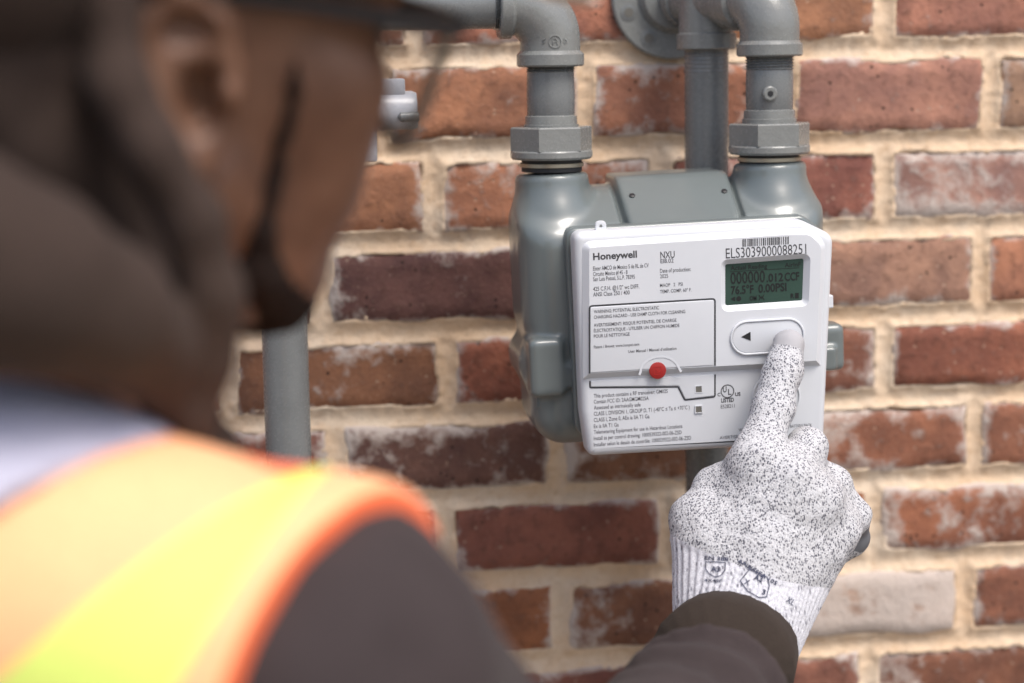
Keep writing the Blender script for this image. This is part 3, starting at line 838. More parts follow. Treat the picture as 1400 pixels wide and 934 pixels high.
# seam right of the nameplate area
# red seal in its arched pocket
arch = [L(879, 520, UY-.0008), L(883, 503, UY-.0008)]
ac = L(899, 507, UY-.0008); s1 = .00049
pts = []
for k in range(0, 13):
    a = math.pi-k/12*math.pi*.93
    pts.append((ac[0]+math.cos(a)*27*s1+3*s1, ac[1]+math.sin(a)*20*s1))
pts = [(pts[0][0]-.001, pts[0][1]-.002)]+pts+[(pts[-1][0]+4*s1, pts[-1][1]-8*s1)]
strip(pts, .0016, UY-.0009, 'arch_lip', MAT['plastic'], slab, False)
sc_ = W(*L(899, 506.5, UY), UY)
sealm = sweep([sc_+np.array([0, .001, 0]), sc_-np.array([0, .00085, 0]), sc_-np.array([0, .0010, 0])], [.0058, .0058, .0055], n=40)
seal = mobj('red_seal', sealm, MAT['red'], slab, 35)
red2 = m_flat('red_seal_raised', (.40, .012, .01), .4)
a_, b_ = L(899, 506.5, UY)
sqr = .0026
strip([(a_-sqr, b_-sqr), (a_+sqr, b_-sqr), (a_+sqr, b_+sqr), (a_-sqr, b_+sqr)], .0006, UY-.00115, 'seal_emblem', red2, seal)
strip([(a_-sqr*.6, b_+sqr*.5), (a_, b_), (a_-sqr*.2, b_-sqr*.5), (a_+sqr*.6, b_-sqr*.2)], .0006, UY-.00115, 'seal_emblem', red2, seal, False)
# square sockets
for px_, py_ in ((955, 532), (955, 559.5)):
    c = L(px_, py_, FY)
    h_ = .0027
    rg = [(c[0]-h_, c[1]-h_), (c[0]+h_, c[1]-h_), (c[0]+h_, c[1]+h_), (c[0]-h_, c[1]+h_)]
    h2 = .0021
    fr_ = plate('socket_frame', rg, FY+.001, FY-.0009, MAT['plastic'], house, 0, holes=[[(c[0]-h2, c[1]-h2), (c[0]+h2, c[1]-h2), (c[0]+h2, c[1]+h2), (c[0]-h2, c[1]+h2)]])
    plate('socket_shade', [(c[0]-h2, c[1]-h2), (c[0]+h2, c[1]-h2), (c[0]+h2, c[1]+h2), (c[0]-h2, c[1]+h2)], FY+.0005, FY-.0007, MAT['hole_shade'], fr_, 0)  # flat plate, the shade inside the socket is put into its colour
# push button: raised pill lip
def pill(cx_, cy_, hw, hh, n=14, slope=.0):
    r = hh; out = []
    for k in range(n+1):
        a = -math.pi/2+math.pi*k/n; out.append((cx_+hw-r+math.cos(a)*r, cy_+math.sin(a)*r))
    for k in range(n+1):
        a = math.pi/2+math.pi*k/n; out.append((cx_-hw+r+math.cos(a)*r, cy_+math.sin(a)*r))
    return out
bc = L(1049, 460, UY)
lip = plate('button_lip', pill(*bc, .0262, .0121), UY+.001, UY-.0016, MAT['plastic'], slab, .0006, holes=[pill(*bc, .0247, .0106)])
btn = plate('push_button', pill(*bc, .0245, .0104), UY+.001, UY-.0008, MAT['plastic'], slab, .0005)
tc_ = L(1019.5, 460, UY)
plate('arrow_mark', [(tc_[0]-.0034, tc_[1]), (tc_[0]+.0032, tc_[1]-.0031), (tc_[0]+.0032, tc_[1]+.0031)], UY-.0005, UY-.00105, MAT['black'], btn, 0)
# moulded round port below the button
rc = L(1061, 543, FY)
circ = lambda c, r, n=48: [(c[0]+math.cos(2*math.pi*k/n)*r, c[1]+math.sin(2*math.pi*k/n)*r) for k in range(n)]
plate('round_port', circ(rc, .0172), FY+.001, FY-.0009, MAT['plastic'], house, .0006, holes=[circ(rc, .0158)])
# top eyelet, right-hand latch
ec = L(821, 309, FY+.012)
plate('seal_eyelet', rounded([(ec[0]-.004, ec[1]-.006), (ec[0]+.004, ec[1]-.006), (ec[0]+.0036, ec[1]+.0036), (ec[0]-.0036, ec[1]+.0036)], [0, 0, .0032, .0032]), FY+.0135, FY+.0105, MAT['plastic'], house, .0003, holes=[circ((ec[0], ec[1]), .0011, 16)])
lc = L(1133, 412, FY+.01)
plate('side_latch', rounded([(lc[0]-.006, lc[1]-.0045), (lc[0]+.0025, lc[1]-.0045), (lc[0]+.0025, lc[1]+.0045), (lc[0]-.006, lc[1]+.0045)], .001), FY+.016, FY+.007, MAT['plastic'], house, .0008)
# plate screws and clamp bolt
for px_, py_ in ((864, 268), (990, 262)):
    a = np.array(L(px_, py_, -.145)); 
    wv = p0[1] + (p0[0]-a[1])*nrm[0]/nrm[1]
    a = np.array(L(px_, py_, -wv)); wv = p0[1]+(p0[0]-a[1])*nrm[0]/nrm[1]
    c = W(a[0], a[1], -wv); nn = -np.array([0, nrm[1], 0])+v_*nrm[0]
    mobj('plate_screw', sweep([c-nn*.001, c+nn*.0009, c+nn*.0012], [.0021, .0021, .0012], n=16, up=(1, 0, 0)), MAT['black'], meter, 40)
bx_ = W(*B(746, 538, -.152), -.152)
mobj('clamp_bolt', sweep([bx_+up*.002, bx_-up*.009, bx_-up*.010], [.0078, .0078, .0068], n=6), MAT['casting'], meter, 30)

# --- display
SY = FY-.0004
sp_ = pl_pts([(991, 352), (1103, 352), (1103, 421), (991, 421)], SY)
scr = plate('display', sp_, SY+.001, SY, MAT['lcd'], house, 0)
def text(s, px, py, hpx, wpx, y, mat, parent, name='lettering', bold=0.0, anchor='L', slope=True):
    """flat printed lettering; (px, py) = left end of the baseline, capital height hpx, width wpx (photo pixels)"""
    cu = bpy.data.curves.new('t', 'FONT'); cu.body = s; cu.size = 1; cu.resolution_u = 3; cu.offset = bold; cu.extrude = 0
    tmp = bpy.data.objects.new('tmp', cu); COL.objects.link(tmp)
    dg = bpy.context.evaluated_depsgraph_get()
    m_ = bpy.data.meshes.new_from_object(tmp.evaluated_get(dg)); bpy.data.objects.remove(tmp); bpy.data.curves.remove(cu)
    if not m_.vertices: return None
    xs = [v.co.x for v in m_.vertices]; x0, x1 = min(xs), max(xs)
    a = np.array(L(px, py, y)); b = np.array(L(px+wpx, py-wpx*.058, y)); c = np.array(L(px, py-hpx, y))
    su = np.linalg.norm(b-a)/(x1-x0); sv = np.linalg.norm(c-a)/.70
    m_.transform(frame(y, a[0]-x0*su, a[1], su, sv)); m_.materials.clear()
    return mobj(name, m_, mat, parent, None)
TY_ = UY-.00012; DY = UY-.00075; LY = FY-.00012
IN, IS = MAT['ink'], MAT['ink_soft']
text('Honeywell', 811, 355.5, 9.2, 60, TY_, IN, slab, bold=.028)
for s, x, y, h, wd in (('Elster AMCO de Mexico S de RL de CV', 811, 370, 5.6, 76), ('Circuito Mexico #145 - 8', 811, 377.5, 5.6, 47), ('San Luis Potosi, S.L.P. 78395', 811, 384.5, 5.6, 57),
                       ('425 C.F.H. @1/2" wc DIFF.', 811, 398, 5.6, 63), ('ANSI Class 250 / 400', 811, 405.5, 5.6, 50),
                       ('EI8.02', 903, 360, 5.8, 18), ('Date of production:', 902.5, 373, 5.4, 42), ('2025', 902.5, 380.5, 5.4, 11), ('MAOP   2   PSI', 902.5, 392.5, 4.6, 31), ('TEMP. COMP. 60° F.', 902.5, 401, 4.6, 43)):
    text(s, x, y, h, wd, TY_, IS, slab, bold=.008)
text('NXU', 903, 353.5, 9.4, 19.5, TY_, IN, slab, bold=.008)
for s, x, y, h, wd in (('WARNING: POTENTIAL ELECTROSTATIC', 812, 428.5, 4.5, 89), ('CHARGING HAZARD - USE DAMP CLOTH FOR CLEANING', 812, 436, 4.5, 125), ('AVERTISSEMENT: RISQUE POTENTIEL DE CHARGE', 812, 447, 4.5, 113),
                       ('ÉLECTROSTATIQUE - UTILISER UN CHIFFON HUMIDE', 812, 454.5, 4.5, 117), ('POUR LE NETTOYAGE', 812, 462, 4.5, 49), ('Patent / Brevet: www.honpat.com', 812, 476.5, 4.0, 62), ('User Manual / Manuel d’utilisation', 859, 482.5, 4.0, 66)):
    text(s, x, y, h, wd, DY, IS, slab, bold=.008)
for s, x, y, h, wd in (('This product contains a RF tranceiver: GM02S', 812, 544, 5.2, 101), ('Contain FCC ID: 2AAGMGM02SA', 812, 552, 5.2, 75), ('Assessed as intrinsically safe', 812, 560, 5.2, 64), ('CLASS I, DIVISION 1, GROUP D, T1 (-40°C ≤ Ta ≤ +70°C )', 812, 568.5, 5.4, 131),
                       ('CLASS I, Zone 0, AEx ia IIA T1 Ga', 812, 577, 5.4, 76), ('Ex ia IIA T1 Ga', 812, 585.5, 5.2, 34), ('Telemetering Equipment for use in Hazardous Locations', 812, 593.5, 5.2, 121), ('Install as per control drawing: 1000539322-002-06-ZSD', 812, 602, 5.2, 120), ('Installer selon le dessin de contrôle: 1000539322-002-06-ZSD', 812, 610.5, 5.2, 133),
                       ('E528211', 985.5, 558.5, 5, 19), ('WARNING - DO NOT OPEN WHEN BATTERY PACK', 1010, 590, 4, 100), ('AVERTISSEMENT - NE PAS OUVRIR', 984, 600.5, 4, 90)):
    text(s, x, y, h, wd, LY, IS, house, bold=.008)
text('LISTED', 986, 550.5, 5.6, 17.5, LY, IN, house, bold=.03)
text('C', 981, 542, 4.6, 4, LY, IN, house, bold=.03); text('US', 1005, 541.5, 4.8, 7.5, LY, IN, house, bold=.03)
text('U', 988.5, 536.5, 8, 5, LY, IN, house, bold=.02); text('L', 995.5, 540, 8, 4.5, LY, IN, house, bold=.02)
strip(circ(L(994.5, 535, FY), .0044, 40), .0007, LY, 'listing_ring', IN, house)
text('ELS3039000088251', 992.5, 353.5, 14, 110, TY_, IN, slab)
rs = np.random.RandomState(5); x = 1015.0; bars = []
while x < 1079:
    wd = rs.choice([.8, 1.2, 1.8]); bars.append((x, wd)); x += wd+rs.choice([.7, 1.0, 1.6])
Vb, Fb = [], []
for x, wd in bars:
    sl_ = lambda xx: (xx-1015)*-.058
    c4 = [L(x, 337.5+sl_(x), UY), L(x+wd, 337.5+sl_(x), UY), L(x+wd, 327+sl_(x), UY), L(x, 327+sl_(x), UY)]
    n0 = len(Vb); Vb += [W(a, b, TY_) for a, b in c4]; Fb.append((n0, n0+1, n0+2, n0+3))
o = mobj('barcode', mesh(Vb, Fb), IN, slab, None); o['kind'] = 'stuff'
ZY = SY-.0002; LI = MAT['lcdink']
for s, x, y, h, wd, b in (('Actual Reading', 999, 369.5, 6, 50, .01), ('AirInF', 1073, 365.5, 6, 22, .01), ('000000', 999, 388.5, 16, 47, .005), ('.012', 1048, 385.5, 11, 23, .02), ('CCF', 1073, 384, 11, 20, .02),
                          ('76.5°F', 999.5, 402.5, 11, 31, .02), ('0.00PSI', 1037, 400, 11, 38.5, .02), ('OM', 1025, 411, 6, 9.5, .03), ('Ж', 1037, 410.5, 6.5, 8.5, .03), ('R', 1081, 408, 6.5, 5, .03)):
    text(s, x, y, h, wd, ZY, LI, scr, 'segments', b)
def fpoly(pts, y, name, mat, parent): return mobj(name, mesh([W(*L(a, b, y), y) for a, b in pts], [tuple(range(len(pts)))]), mat, parent, None)
fpoly([(998, 371.3), (1093, 365.8), (1093, 366.4), (998, 371.9)], ZY, 'rule_line', LI, scr)
fpoly([(999, 408.8), (1005, 405.5), (1005, 412)], ZY, 'arrow_symbol', LI, scr)
fpoly([(1087, 408), (1092, 407.7), (1092, 400.5), (1087, 400.8)], ZY, 'battery_symbol', LI, scr)
dc = L(1010, 408.3, SY)
mobj('dot_symbol', mesh([W(a, b, ZY) for a, b in circ(dc, .0017, 20)], [tuple(range(20))]), LI, scr, None)
#PERSON#
# ------------------------------------------------------------------ the worker
A_ = YAW+rad(51); HP = rad(-6); HR_ = rad(10)
hf = np.array([math.sin(A_)*math.cos(HP), math.cos(A_)*math.cos(HP), math.sin(HP)])
h0_ = np.array([math.cos(A_), -math.sin(A_), 0.0]); u0_ = np.cross(h0_, hf)
hr = h0_*math.cos(HR_)-u0_*math.sin(HR_); hu = u0_*math.cos(HR_)+h0_*math.sin(HR_)
HM = np.stack([hr, hf, hu], 1)                       # head-local -> world
EAR = Q(285, 118, .72)
def QP(px, py, d): return Q(px, py, d+.115)
RS = 1.17        # garment radii were laid out for a nearer body
HC = EAR - HM @ np.array([.074, -.006, 0])
H = lambda x, y, z: HC + HM @ np.array([x, y, z])
foot = np.array([HC[0]-.06, HC[1]-.03, 0])
person = thing('person', 'person in brown hoodie and orange hi-vis vest reaching one gloved finger to the meter', 'person', foot)

def f_headlocal(q):
    d = s_ell(q, (0, -.012, .052), (.077, .100, .090))
    d = smin(d, s_ell(q, (0, .022, -.015), (.066, .075, .085)), .03)
    d = smin(d, s_ell(q, (0, .040, -.055), (.050, .052, .052)), .03)
    for sx in (-1, 1):
        d = smin(d, s_ell(q, (sx*.046, .058, .000), (.027, .030, .028)), .022)      # cheekbone
        d = smin(d, s_ell(q, (sx*.036, .060, -.035), (.024, .028, .030)), .022)     # cheek
        d = smin(d, s_cap(q, (sx*.060, .004, -.040), (sx*.020, .072, -.083), .014, .017), .02)   # jaw
        d = smax(d, -s_ell(q, (sx*.033, .104, .022), (.017, .016, .012)), .012)      # eye socket
    d = smin(d, s_cap(q, (0, .092, .028), (0, .112, -.018), .007, .011), .012)       # nose
    for sx in (-1, 1): d = smin(d, s_ell(q, (sx*.012, .100, -.020), (.008, .010, .007)), .008)
    d = smin(d, s_cap(q, (-.034, .090, .040), (.034, .090, .040), .010, .010), .015)  # brow
    d = smin(d, s_ell(q, (0, .092, -.047), (.024, .012, .007)), .008)                # lips
    d = smin(d, s_ell(q, (0, .090, -.058), (.021, .012, .007)), .008)
    d = smin(d, s_ell(q, (0, .078, -.086), (.022, .020, .018)), .018)                # chin
    return d
def f_ear(q, sx):
    p = q.copy(); p[..., 0] = p[..., 0]*sx
    # flared ear plate, hollowed, with rolled helix and lobe
    c = np.array([.079, -.016, .000], np.float32); ang = rad(28)
    Re = np.array([[math.cos(ang), -math.sin(ang), 0], [math.sin(ang), math.cos(ang), 0], [0, 0, 1]], np.float32)
    l = (p-c) @ Re.T                                  # l.x outwards, l.y forwards
    tl = rad(-10); ly = l[..., 1]*math.cos(tl)-l[..., 2]*math.sin(tl); lz = l[..., 1]*math.sin(tl)+l[..., 2]*math.cos(tl)
    l = np.stack([l[..., 0], ly, lz], -1)
    d = s_ell(l, (.000, 0, .004), (.007, .0185, .032))
    pts = [((.004, .014, .006), .004), ((.006, .011, .024), .0042), ((.007, -.002, .033), .0045), ((.007, -.015, .024), .0045), ((.006, -.0175, .004), .004), ((.004, -.012, -.016), .004), ((.002, -.003, -.029), .006)]
    d = smin(d, tube_chain(l, pts, .004), .004)
    d = smin(d, s_ell(l, (.001, .000, -.027), (.005, .009, .010)), .006)
    d = smax(d, -s_ell(l, (.007, .003, -.004), (.012, .0095, .014)), .003)           # concha
    d = smax(d, -s_ell(l, (.009, -.001, .021), (.008, .010, .007)), .003)            # fossa
    d = smin(d, s_ell(l, (.005, .0135, -.002), (.005, .004, .006)), .003)            # tragus
    return d
NECKB = H(.0, -.050, -.150)
def f_skin(p):
    q = (p-HC.astype(np.float32)) @ HM.astype(np.float32)
    d = f_headlocal(q)
    for sx in (-1, 1): d = smin(d, f_ear(q, sx), .003)
    d = smin(d, s_cap(q, (0, -.020, -.030), (0, -.045, -.150), .052, .058), .025)
    d = smin(d, s_ell(q, (0, -.03, -.21), (.13, .07, .06)), .04)
    return d
lo = HC-np.array([.20, .20, .26]); hi = HC+np.array([.20, .20, .16])
sk = mobj('body', isosurface(f_skin, lo, hi, .0026, 2), MAT['skin'], person, 180)
# beard: a thin line down the jaw to a goatee, laid on the skin itself
sk_tree = BVHTree.FromPolygons([v.co for v in sk.data.vertices], [p.vertices for p in sk.data.polygons])
def on_skin(px, py):
    o_ = Q(px, py, .3); d_ = o_-CAM; d_ /= np.linalg.norm(d_)
    h_ = sk_tree.ray_cast(Vector(o_), Vector(d_)); return np.array(h_[0]) if h_[0] is not None else None
JAW = []
for px_, py_, r_ in ((404, 85, .0016), (402, 125, .0026), (388, 185, .0030), (372, 250, .0036), (358, 320, .0052), (350, 370, .0095)):
    h_ = on_skin(px_, py_)
    if h_ is not None: JAW.append((HM.T @ (h_-HC), r_))
JAW += [((.020, .072, -.090), .017), ((0, .078, -.096), .019)]
def f_beard(p):
    q = (p-HC.astype(np.float32)) @ HM.astype(np.float32)
    q[..., 0] = np.abs(q[..., 0])
    reg = tube_chain(q, JAW, .004)
    mo = tube_chain(q, [((.031, .086, -.045), .0030), ((.030, .083, -.070), .0050), ((.015, .082, -.090), .0100)], .004)
    return smin(reg, mo, .004) + .0014*vnoise3(p, 300, 3)
mobj('beard', isosurface(f_beard, H(0, .03, -.05)-.13, H(0, .03, -.05)+.13, .0022, 1), MAT['hair'], person, 180)
def f_hair(p):
    q = (p-HC.astype(np.float32)) @ HM.astype(np.float32)
    d = s_ell(q, (0, -.012, .052), (.080, .103, .093))
    return smax(d, -(q[..., 2]-.028+np.clip(q[..., 1]+.02, -.02, .2)*-.55+ (q[..., 1] > 0.02)*0), .004)
hr_me = isosurface(f_hair, lo, hi, .004, 2); mobj('hair', hr_me, MAT['hair'], person, 180)
for sx in (-1, 1):
    c = H(sx*.033, .082, .022)
    bm = bmesh.new(); bmesh.ops.create_uvsphere(bm, u_segments=16, v_segments=10, radius=.0125, matrix=Matrix.Translation(Vector(c)))
    m_ = bpy.data.meshes.new('m'); bm.to_mesh(m_); bm.free(); mobj('eye', m_, MAT['black'], person, 180)

# ---- torso and arms (fleece hoodie)
S = QP(430, 945, .605); N_ = QP(15, 800, .60)
lat = np.array([math.cos(A_-.25), -math.sin(A_-.25), 0]); fr2 = np.array([math.sin(A_-.25), math.cos(A_-.25), 0])
chest = NECKB + np.array([0, 0, -.20]) + fr2*.01
S2 = chest - lat*.19 + np.array([0, 0, .12])
EL = Q(765, 1230, .93); WR = Q(962, 975, 1.155)
hipz = chest[2]-.36
E2 = S2 + np.array([0, 0, -.29]) - lat*.06 - fr2*.02; W2 = E2 + np.array([0, 0, -.22]) + fr2*.09
def f_torso(p):
    d = tube_chain(p, [(N_, .066), (QP(290, 905, .60), .060), (S, .069)], .02)
    q = (p-chest.astype(np.float32)); l = np.stack([q@lat.astype(np.float32), q@fr2.astype(np.float32), q[..., 2]], -1)
    d = smin(d, s_ell(l, (0, 0, -.02), (.165, .115, .20)), .05)
    d = smin(d, s_ell(l, (0, 0, -.24), (.165, .115, .20)), .05)
    d = smin(d, s_cap(p, NECKB+np.array([0, 0, -.03]), S2, .055, .058), .04)
    return d
def f_arm(p):
    return tube_chain(p, [(S, .069), (Q(612, 1122, .80), .060), (EL, .058), (Q(900, 1075, 1.06), .054), (WR, .050)], .012)
def f_arm2(p): return tube_chain(p, [(S2, .060), (E2, .052), (W2, .042)], .012)
def f_hoodie(p):
    fa = f_arm(p)
    ax_ = (EL-WR)/np.linalg.norm(EL-WR); tt = (p-WR.astype(np.float32))@ax_.astype(np.float32)
    fa = fa + np.clip(1-tt/.14, 0, 1)*(.0042*np.sin(tt*150+5*vnoise3(p, 16, 21))+.002*vnoise3(p, 40, 22))
    d = smin(f_torso(p), fa, .015); d = smin(d, f_arm2(p), .02)
    return d + .0036*vnoise3(p, 22, 4) + .0034*np.abs(vnoise3(p*np.array([1.4, 1, .8], np.float32), 38, 5))
pts_ = np.stack([S, S2, EL, WR, chest, E2, W2])
lo = pts_.min(0)-.14; hi = pts_.max(0)+.12; lo[2] = hipz-.08
hood_root = mobj('hoodie', isosurface(f_hoodie, lo, hi, .0052, 2), MAT['hoodie'], person, 180)

# ---- hood lying bunched around the neck
def f_hood(p):
    rim_ = tube_chain(p, [(QP(125, -140, .57), .011), (QP(144, 0, .565), .011), (QP(162, 110, .565), .011), (QP(204, 200, .57), .011), (QP(262, 300, .58), .011), (QP(288, 400, .59), .011), (QP(284, 500, .60), .010), (QP(268, 575, .605), .009)], .006)
    mass = tube_chain(p, [(QP(-110, -160, .59), .060), (QP(-85, 60, .59), .055), (QP(10, 190, .60), .036), (QP(140, 330, .62), .018), (QP(215, 430, .61), .012), (QP(225, 540, .62), .012)], .02)
    d = smin(rim_, mass, .010)
    roll = tube_chain(p, [(QP(-220, 290, .50), .042), (QP(-60, 360, .525), .034), (QP(55, 390, .54), .028), (QP(135, 425, .56), .023), (QP(200, 475, .585), .017), (QP(232, 540, .60), .011)], .012)
    d = np.minimum(d, roll)
    return d + .0016*vnoise3(p, 50, 8)
bl = [QP(-300, -250, .5), QP(350, 700, .66), QP(-300, 700, .44), QP(350, -250, .66)]
lo = np.min(bl, 0)-.03; hi = np.max(bl, 0)+.03
mobj('hood', isosurface(f_hood, lo, hi, .0028, 2), MAT['hood'], hood_root, 180)
# other side of the hood, round the far side of the neck
def f_hood2(p):
    return tube_chain(p, [(QP(-40, -100, .56), .050), (H(-.06, -.10, -.02), .045), (H(-.095, -.05, -.08), .03), (H(-.085, .02, -.13), .022), (H(-.03, .06, -.165), .018), (H(.03, .045, -.16), .016)], .02)
lo = HC-np.array([.22, .22, .24]); hi = HC+np.array([.18, .2, .12])
mobj('hood_back', isosurface(f_hood2, lo, hi, .005, 2), MAT['hood'], hood_root, 180)

# ---- hi-vis vest
def plane3(a, b, c, inside):
    n = np.cross(b-a, c-a); n = n/np.linalg.norm(n)
    if (np.asarray(inside)-a)@n > 0: n = -n
    return a, n                                     # n points out of the kept side
outd = -Fw*.96+Up*.25
armp = plane3(QP(350, 934, .545), QP(480, 702, .575), QP(572, 720, .625), N_)
neckp = plane3(QP(0, 692, .545), QP(225, 572, .58), QP(225, 572, .58)+outd*.1, QP(200, 934, .55))
frontp = plane3(QP(246, 586, .60), QP(369, 628, .60), QP(246, 586, .60)+Fw*.1, QP(200, 934, .55))
sd3 = lambda p, pl_: ((p-np.asarray(pl_[0], np.float32))@np.asarray(pl_[1], np.float32))
def f_vest(p):
    arm_ = np.maximum(f_arm(p), _ln(p-S.astype(np.float32))-.125)
    d = smin(f_torso(p), arm_, .015) - .0085
    d = smax(d, sd3(p, armp), .004)
    d = smax(d, sd3(p, neckp), .003)
    d = np.maximum(d, hipz+.02-p[..., 2])
    arm2 = (p-S2.astype(np.float32))@(-lat.astype(np.float32))
    return smax(d, arm2+.01, .004)
pts_ = np.stack([S, S2, chest])
lo = pts_.min(0)-.20; hi = pts_.max(0)+.16; lo[2] = hipz; hi[2] = max(hi[2], N_[2]+.1)
vm = isosurface(f_vest, lo, hi, .0036, 2)
l1 = plane3(QP(372, 664, .575), QP(-55, 934, .50), QP(372, 664, .575)+outd*.1, QP(300, 934, .53))
l2 = plane3(QP(427, 662, .58), QP(240, 934, .525), QP(427, 662, .58)+outd*.1, QP(150, 934, .53))
bm = bmesh.new(); bm.from_mesh(vm)
offp = lambda pl_, d: (pl_[0]-pl_[1]*d, pl_[1])
armb, neckb, frb = offp(armp, .0012), offp(neckp, .0034), offp(frontp, .0022)
for pl_ in (armb, neckb, frb, l1, l2):
    bmesh.ops.bisect_plane(bm, geom=bm.verts[:]+bm.edges[:]+bm.faces[:], plane_co=Vector(pl_[0]), plane_no=Vector(pl_[1]), dist=1e-6)
def side(c, pl_): return float((np.asarray(c)-pl_[0])@pl_[1])
groups = {'vest': [], 'lime_stripe': [], 'edge_binding': []}
chest_front = lambda c: (np.asarray(c)-chest)@fr2
for f in bm.faces:
    c = np.array(f.calc_center_median())
    near = c[2] > S[2]-.12 and (c-NECKB)@lat > -.02
    if side(c, armb) > 0 or side(c, neckb) > 0 or (near and side(c, frb) > 0 and side(c, l2) < 0 and side(c, l1) > 0): groups['edge_binding'].append(f)
    elif side(c, l1) < 0 and side(c, l2) < 0: groups['lime_stripe'].append(f)
    else: groups['vest'].append(f)
def sub_mesh(faces, name):
    vi, V, Fq = {}, [], []
    for f in faces:
        q_ = []
        for v in f.verts:
            if v.index not in vi: vi[v.index] = len(V); V.append(tuple(v.co))
            q_.append(vi[v.index])
        Fq.append(q_)
    return mesh(V, Fq)
bm.verts.index_update()
vest = mobj('vest', sub_mesh(groups['vest'], 'v'), MAT['vest'], person, 180)
mobj('lime_stripe', sub_mesh(groups['lime_stripe'], 'v'), MAT['lime'], vest, 180)
mobj('edge_binding', sub_mesh(groups['edge_binding'], 'v'), MAT['bind'], vest, 180)
bm.free()
# silver yoke between vest neckline and hood
def f_yoke(p):
    d = smin(f_torso(p), tube_chain(p, [(QP(-250, 780, .56), .050), (QP(-40, 745, .575), .046), (QP(120, 720, .60), .036)], .02), .02)-.0045
    d = smax(d, -sd3(p, neckp)-.004, .002)
    return np.maximum(d, S[2]-.06-p[..., 2])
mobj('silver_yoke', isosurface(f_yoke, lo, hi, .0042, 2), MAT['silver'], vest, 180)

# ---- right glove: index finger on the button
ip = lambda px, py, y: P(px, py, y)
tipc = ip(1078, 472, UY-.0125)
IDX = [(tipc, .0112), (ip(1070, 508, -.224), .0126), (ip(1057, 560, -.238), .0134), (ip(1034, 635, -.260), .0152)]
MCP = [IDX[-1][0], ip(1078, 662, -.268), ip(1112, 692, -.266), ip(1138, 728, -.258)]
MID = [(MCP[1], .0160), (ip(1103, 612, -.238), .0136), (ip(1090, 650, -.214), .0125), (ip(1070, 690, -.222), .0115)]
RNG = [(MCP[2], .0155), (ip(1137, 664, -.234), .0130), (ip(1122, 706, -.212), .012), (ip(1095, 735, -.222), .011)]
LIT = [(MCP[3], .0145), (ip(1166, 706, -.236), .0120), (ip(1164, 736, -.226), .0112), (ip(1130, 765, -.228), .0105)]
WRc = ip(1012, 850, -.288)
THB = [(ip(985, 800, -.268), .022), (ip(957, 712, -.256), .0185), (ip(976, 672, -.240), .0135), (ip(1005, 655, -.222), .0128), (ip(1035, 675, -.218), .0115)]
axA, axB = ip(1042, 740, -.272), ip(1004, 905, -.296)
ax_d = (axB-axA)/np.linalg.norm(axB-axA)
ex = np.cross(ax_d, np.array([0, 1, 0])); ex /= np.linalg.norm(ex); ey = np.cross(ax_d, ex)
cb0 = ip(925, 735, -.27); cb1 = ip(1126, 796, -.27)
cuff_n = (cb1-cb0); cuff_n = np.cross(cuff_n, np.array([0, 1, 0])); cuff_n /= np.linalg.norm(cuff_n)
if cuff_n[2] > 0: cuff_n = -cuff_n                    # pointing down the forearm
def f_glove(p):
    d = tube_chain(p, IDX, .006)
    d = smin(d, tube_chain(p, MID, .006), .007)
    d = smin(d, tube_chain(p, RNG, .006), .012)
    d = smin(d, tube_chain(p, LIT, .006), .012)
    palm = None
    for m_c, r in zip(MCP, (.0165, .0170, .0165, .0150)):
        c = s_cap(p, m_c, WRc+(m_c-WRc)*.12, r, .026)
        palm = c if palm is None else smin(palm, c, .012)
    palm = smin(palm, s_cap(p, ip(1030, 690, -.252), ip(1005, 800, -.266), .024, .026), .015)
    d = smin(d, palm, .016)
    d = smin(d, tube_chain(p, THB, .008), .022)
    cuff = s_cap(p, ip(966, 748, -.268), ip(960, 895, -.287), .0205, .0195)
    cuff = smin(cuff, s_cap(p, ip(1106, 762, -.266), ip(1044, 895, -.289), .0205, .0200), .015)
    cuff = smin(cuff, s_cap(p, ip(1036, 760, -.272), ip(1002, 905, -.292), .029, .027), .02)
    d = smin(d, cuff, .012)
    q = p-axA.astype(np.float32)
    a = np.arctan2(q@ey.astype(np.float32), q@ex.astype(np.float32))
    m_ = np.clip(((p-cb0.astype(np.float32))@cuff_n.astype(np.float32))/.004, 0, 1)
    d = d + m_*(.0008*np.cos(a*60)) + (1-m_)*.0005*vnoise3(p, 150, 6)
    wr = .0009*vnoise3(p*np.array([1, 1, 2.2], np.float32), 45, 12)*(1-m_)
    return d + wr
bl = [ip(890, 440, -.21), ip(1225, 440, -.20), ip(870, 900, -.34), ip(1210, 440, -.33), ip(880, 925, -.20), ip(1210, 925, -.34)]
lo = np.min(bl, 0); hi = np.max(bl, 0); lo[1] = -.335; hi[1] = UY-.0012
gm_ = isosurface(f_glove, lo, hi, .00125, 2)
bm = bmesh.new(); bm.from_mesh(gm_); bm.normal_update()
bmesh.ops.bisect_plane(bm, geom=bm.verts[:]+bm.edges[:]+bm.faces[:], plane_co=Vector(cb0), plane_no=Vector(cuff_n), dist=1e-7)
bm.normal_update()
tip_d = (IDX[1][0]-IDX[0][0]); tip_d /= np.linalg.norm(tip_d)
GT = ip(1184, 738, -.238); GD = np.array([.72, .45, -.52]); GD /= np.linalg.norm(GD)
GR = {'a': [], 'cuff': [], 'tip': [], 'palm': []}
for f in bm.faces:
    c = np.array(f.calc_center_median()); n = np.array(f.normal)
    if (c-cb0)@cuff_n > 0: GR['cuff'].append(f)
    elif (c-IDX[0][0])@tip_d < .0035 and c[2] > MCP[0][2]+.05: GR['tip'].append(f)
    elif n[1] > .35+.25*math.sin(c[0]*700)*math.cos(c[2]*600) or np.linalg.norm(c-GT) < .0105 or n@GD > .80: GR['palm'].append(f)
    else: GR['a'].append(f)
bm.verts.index_update()
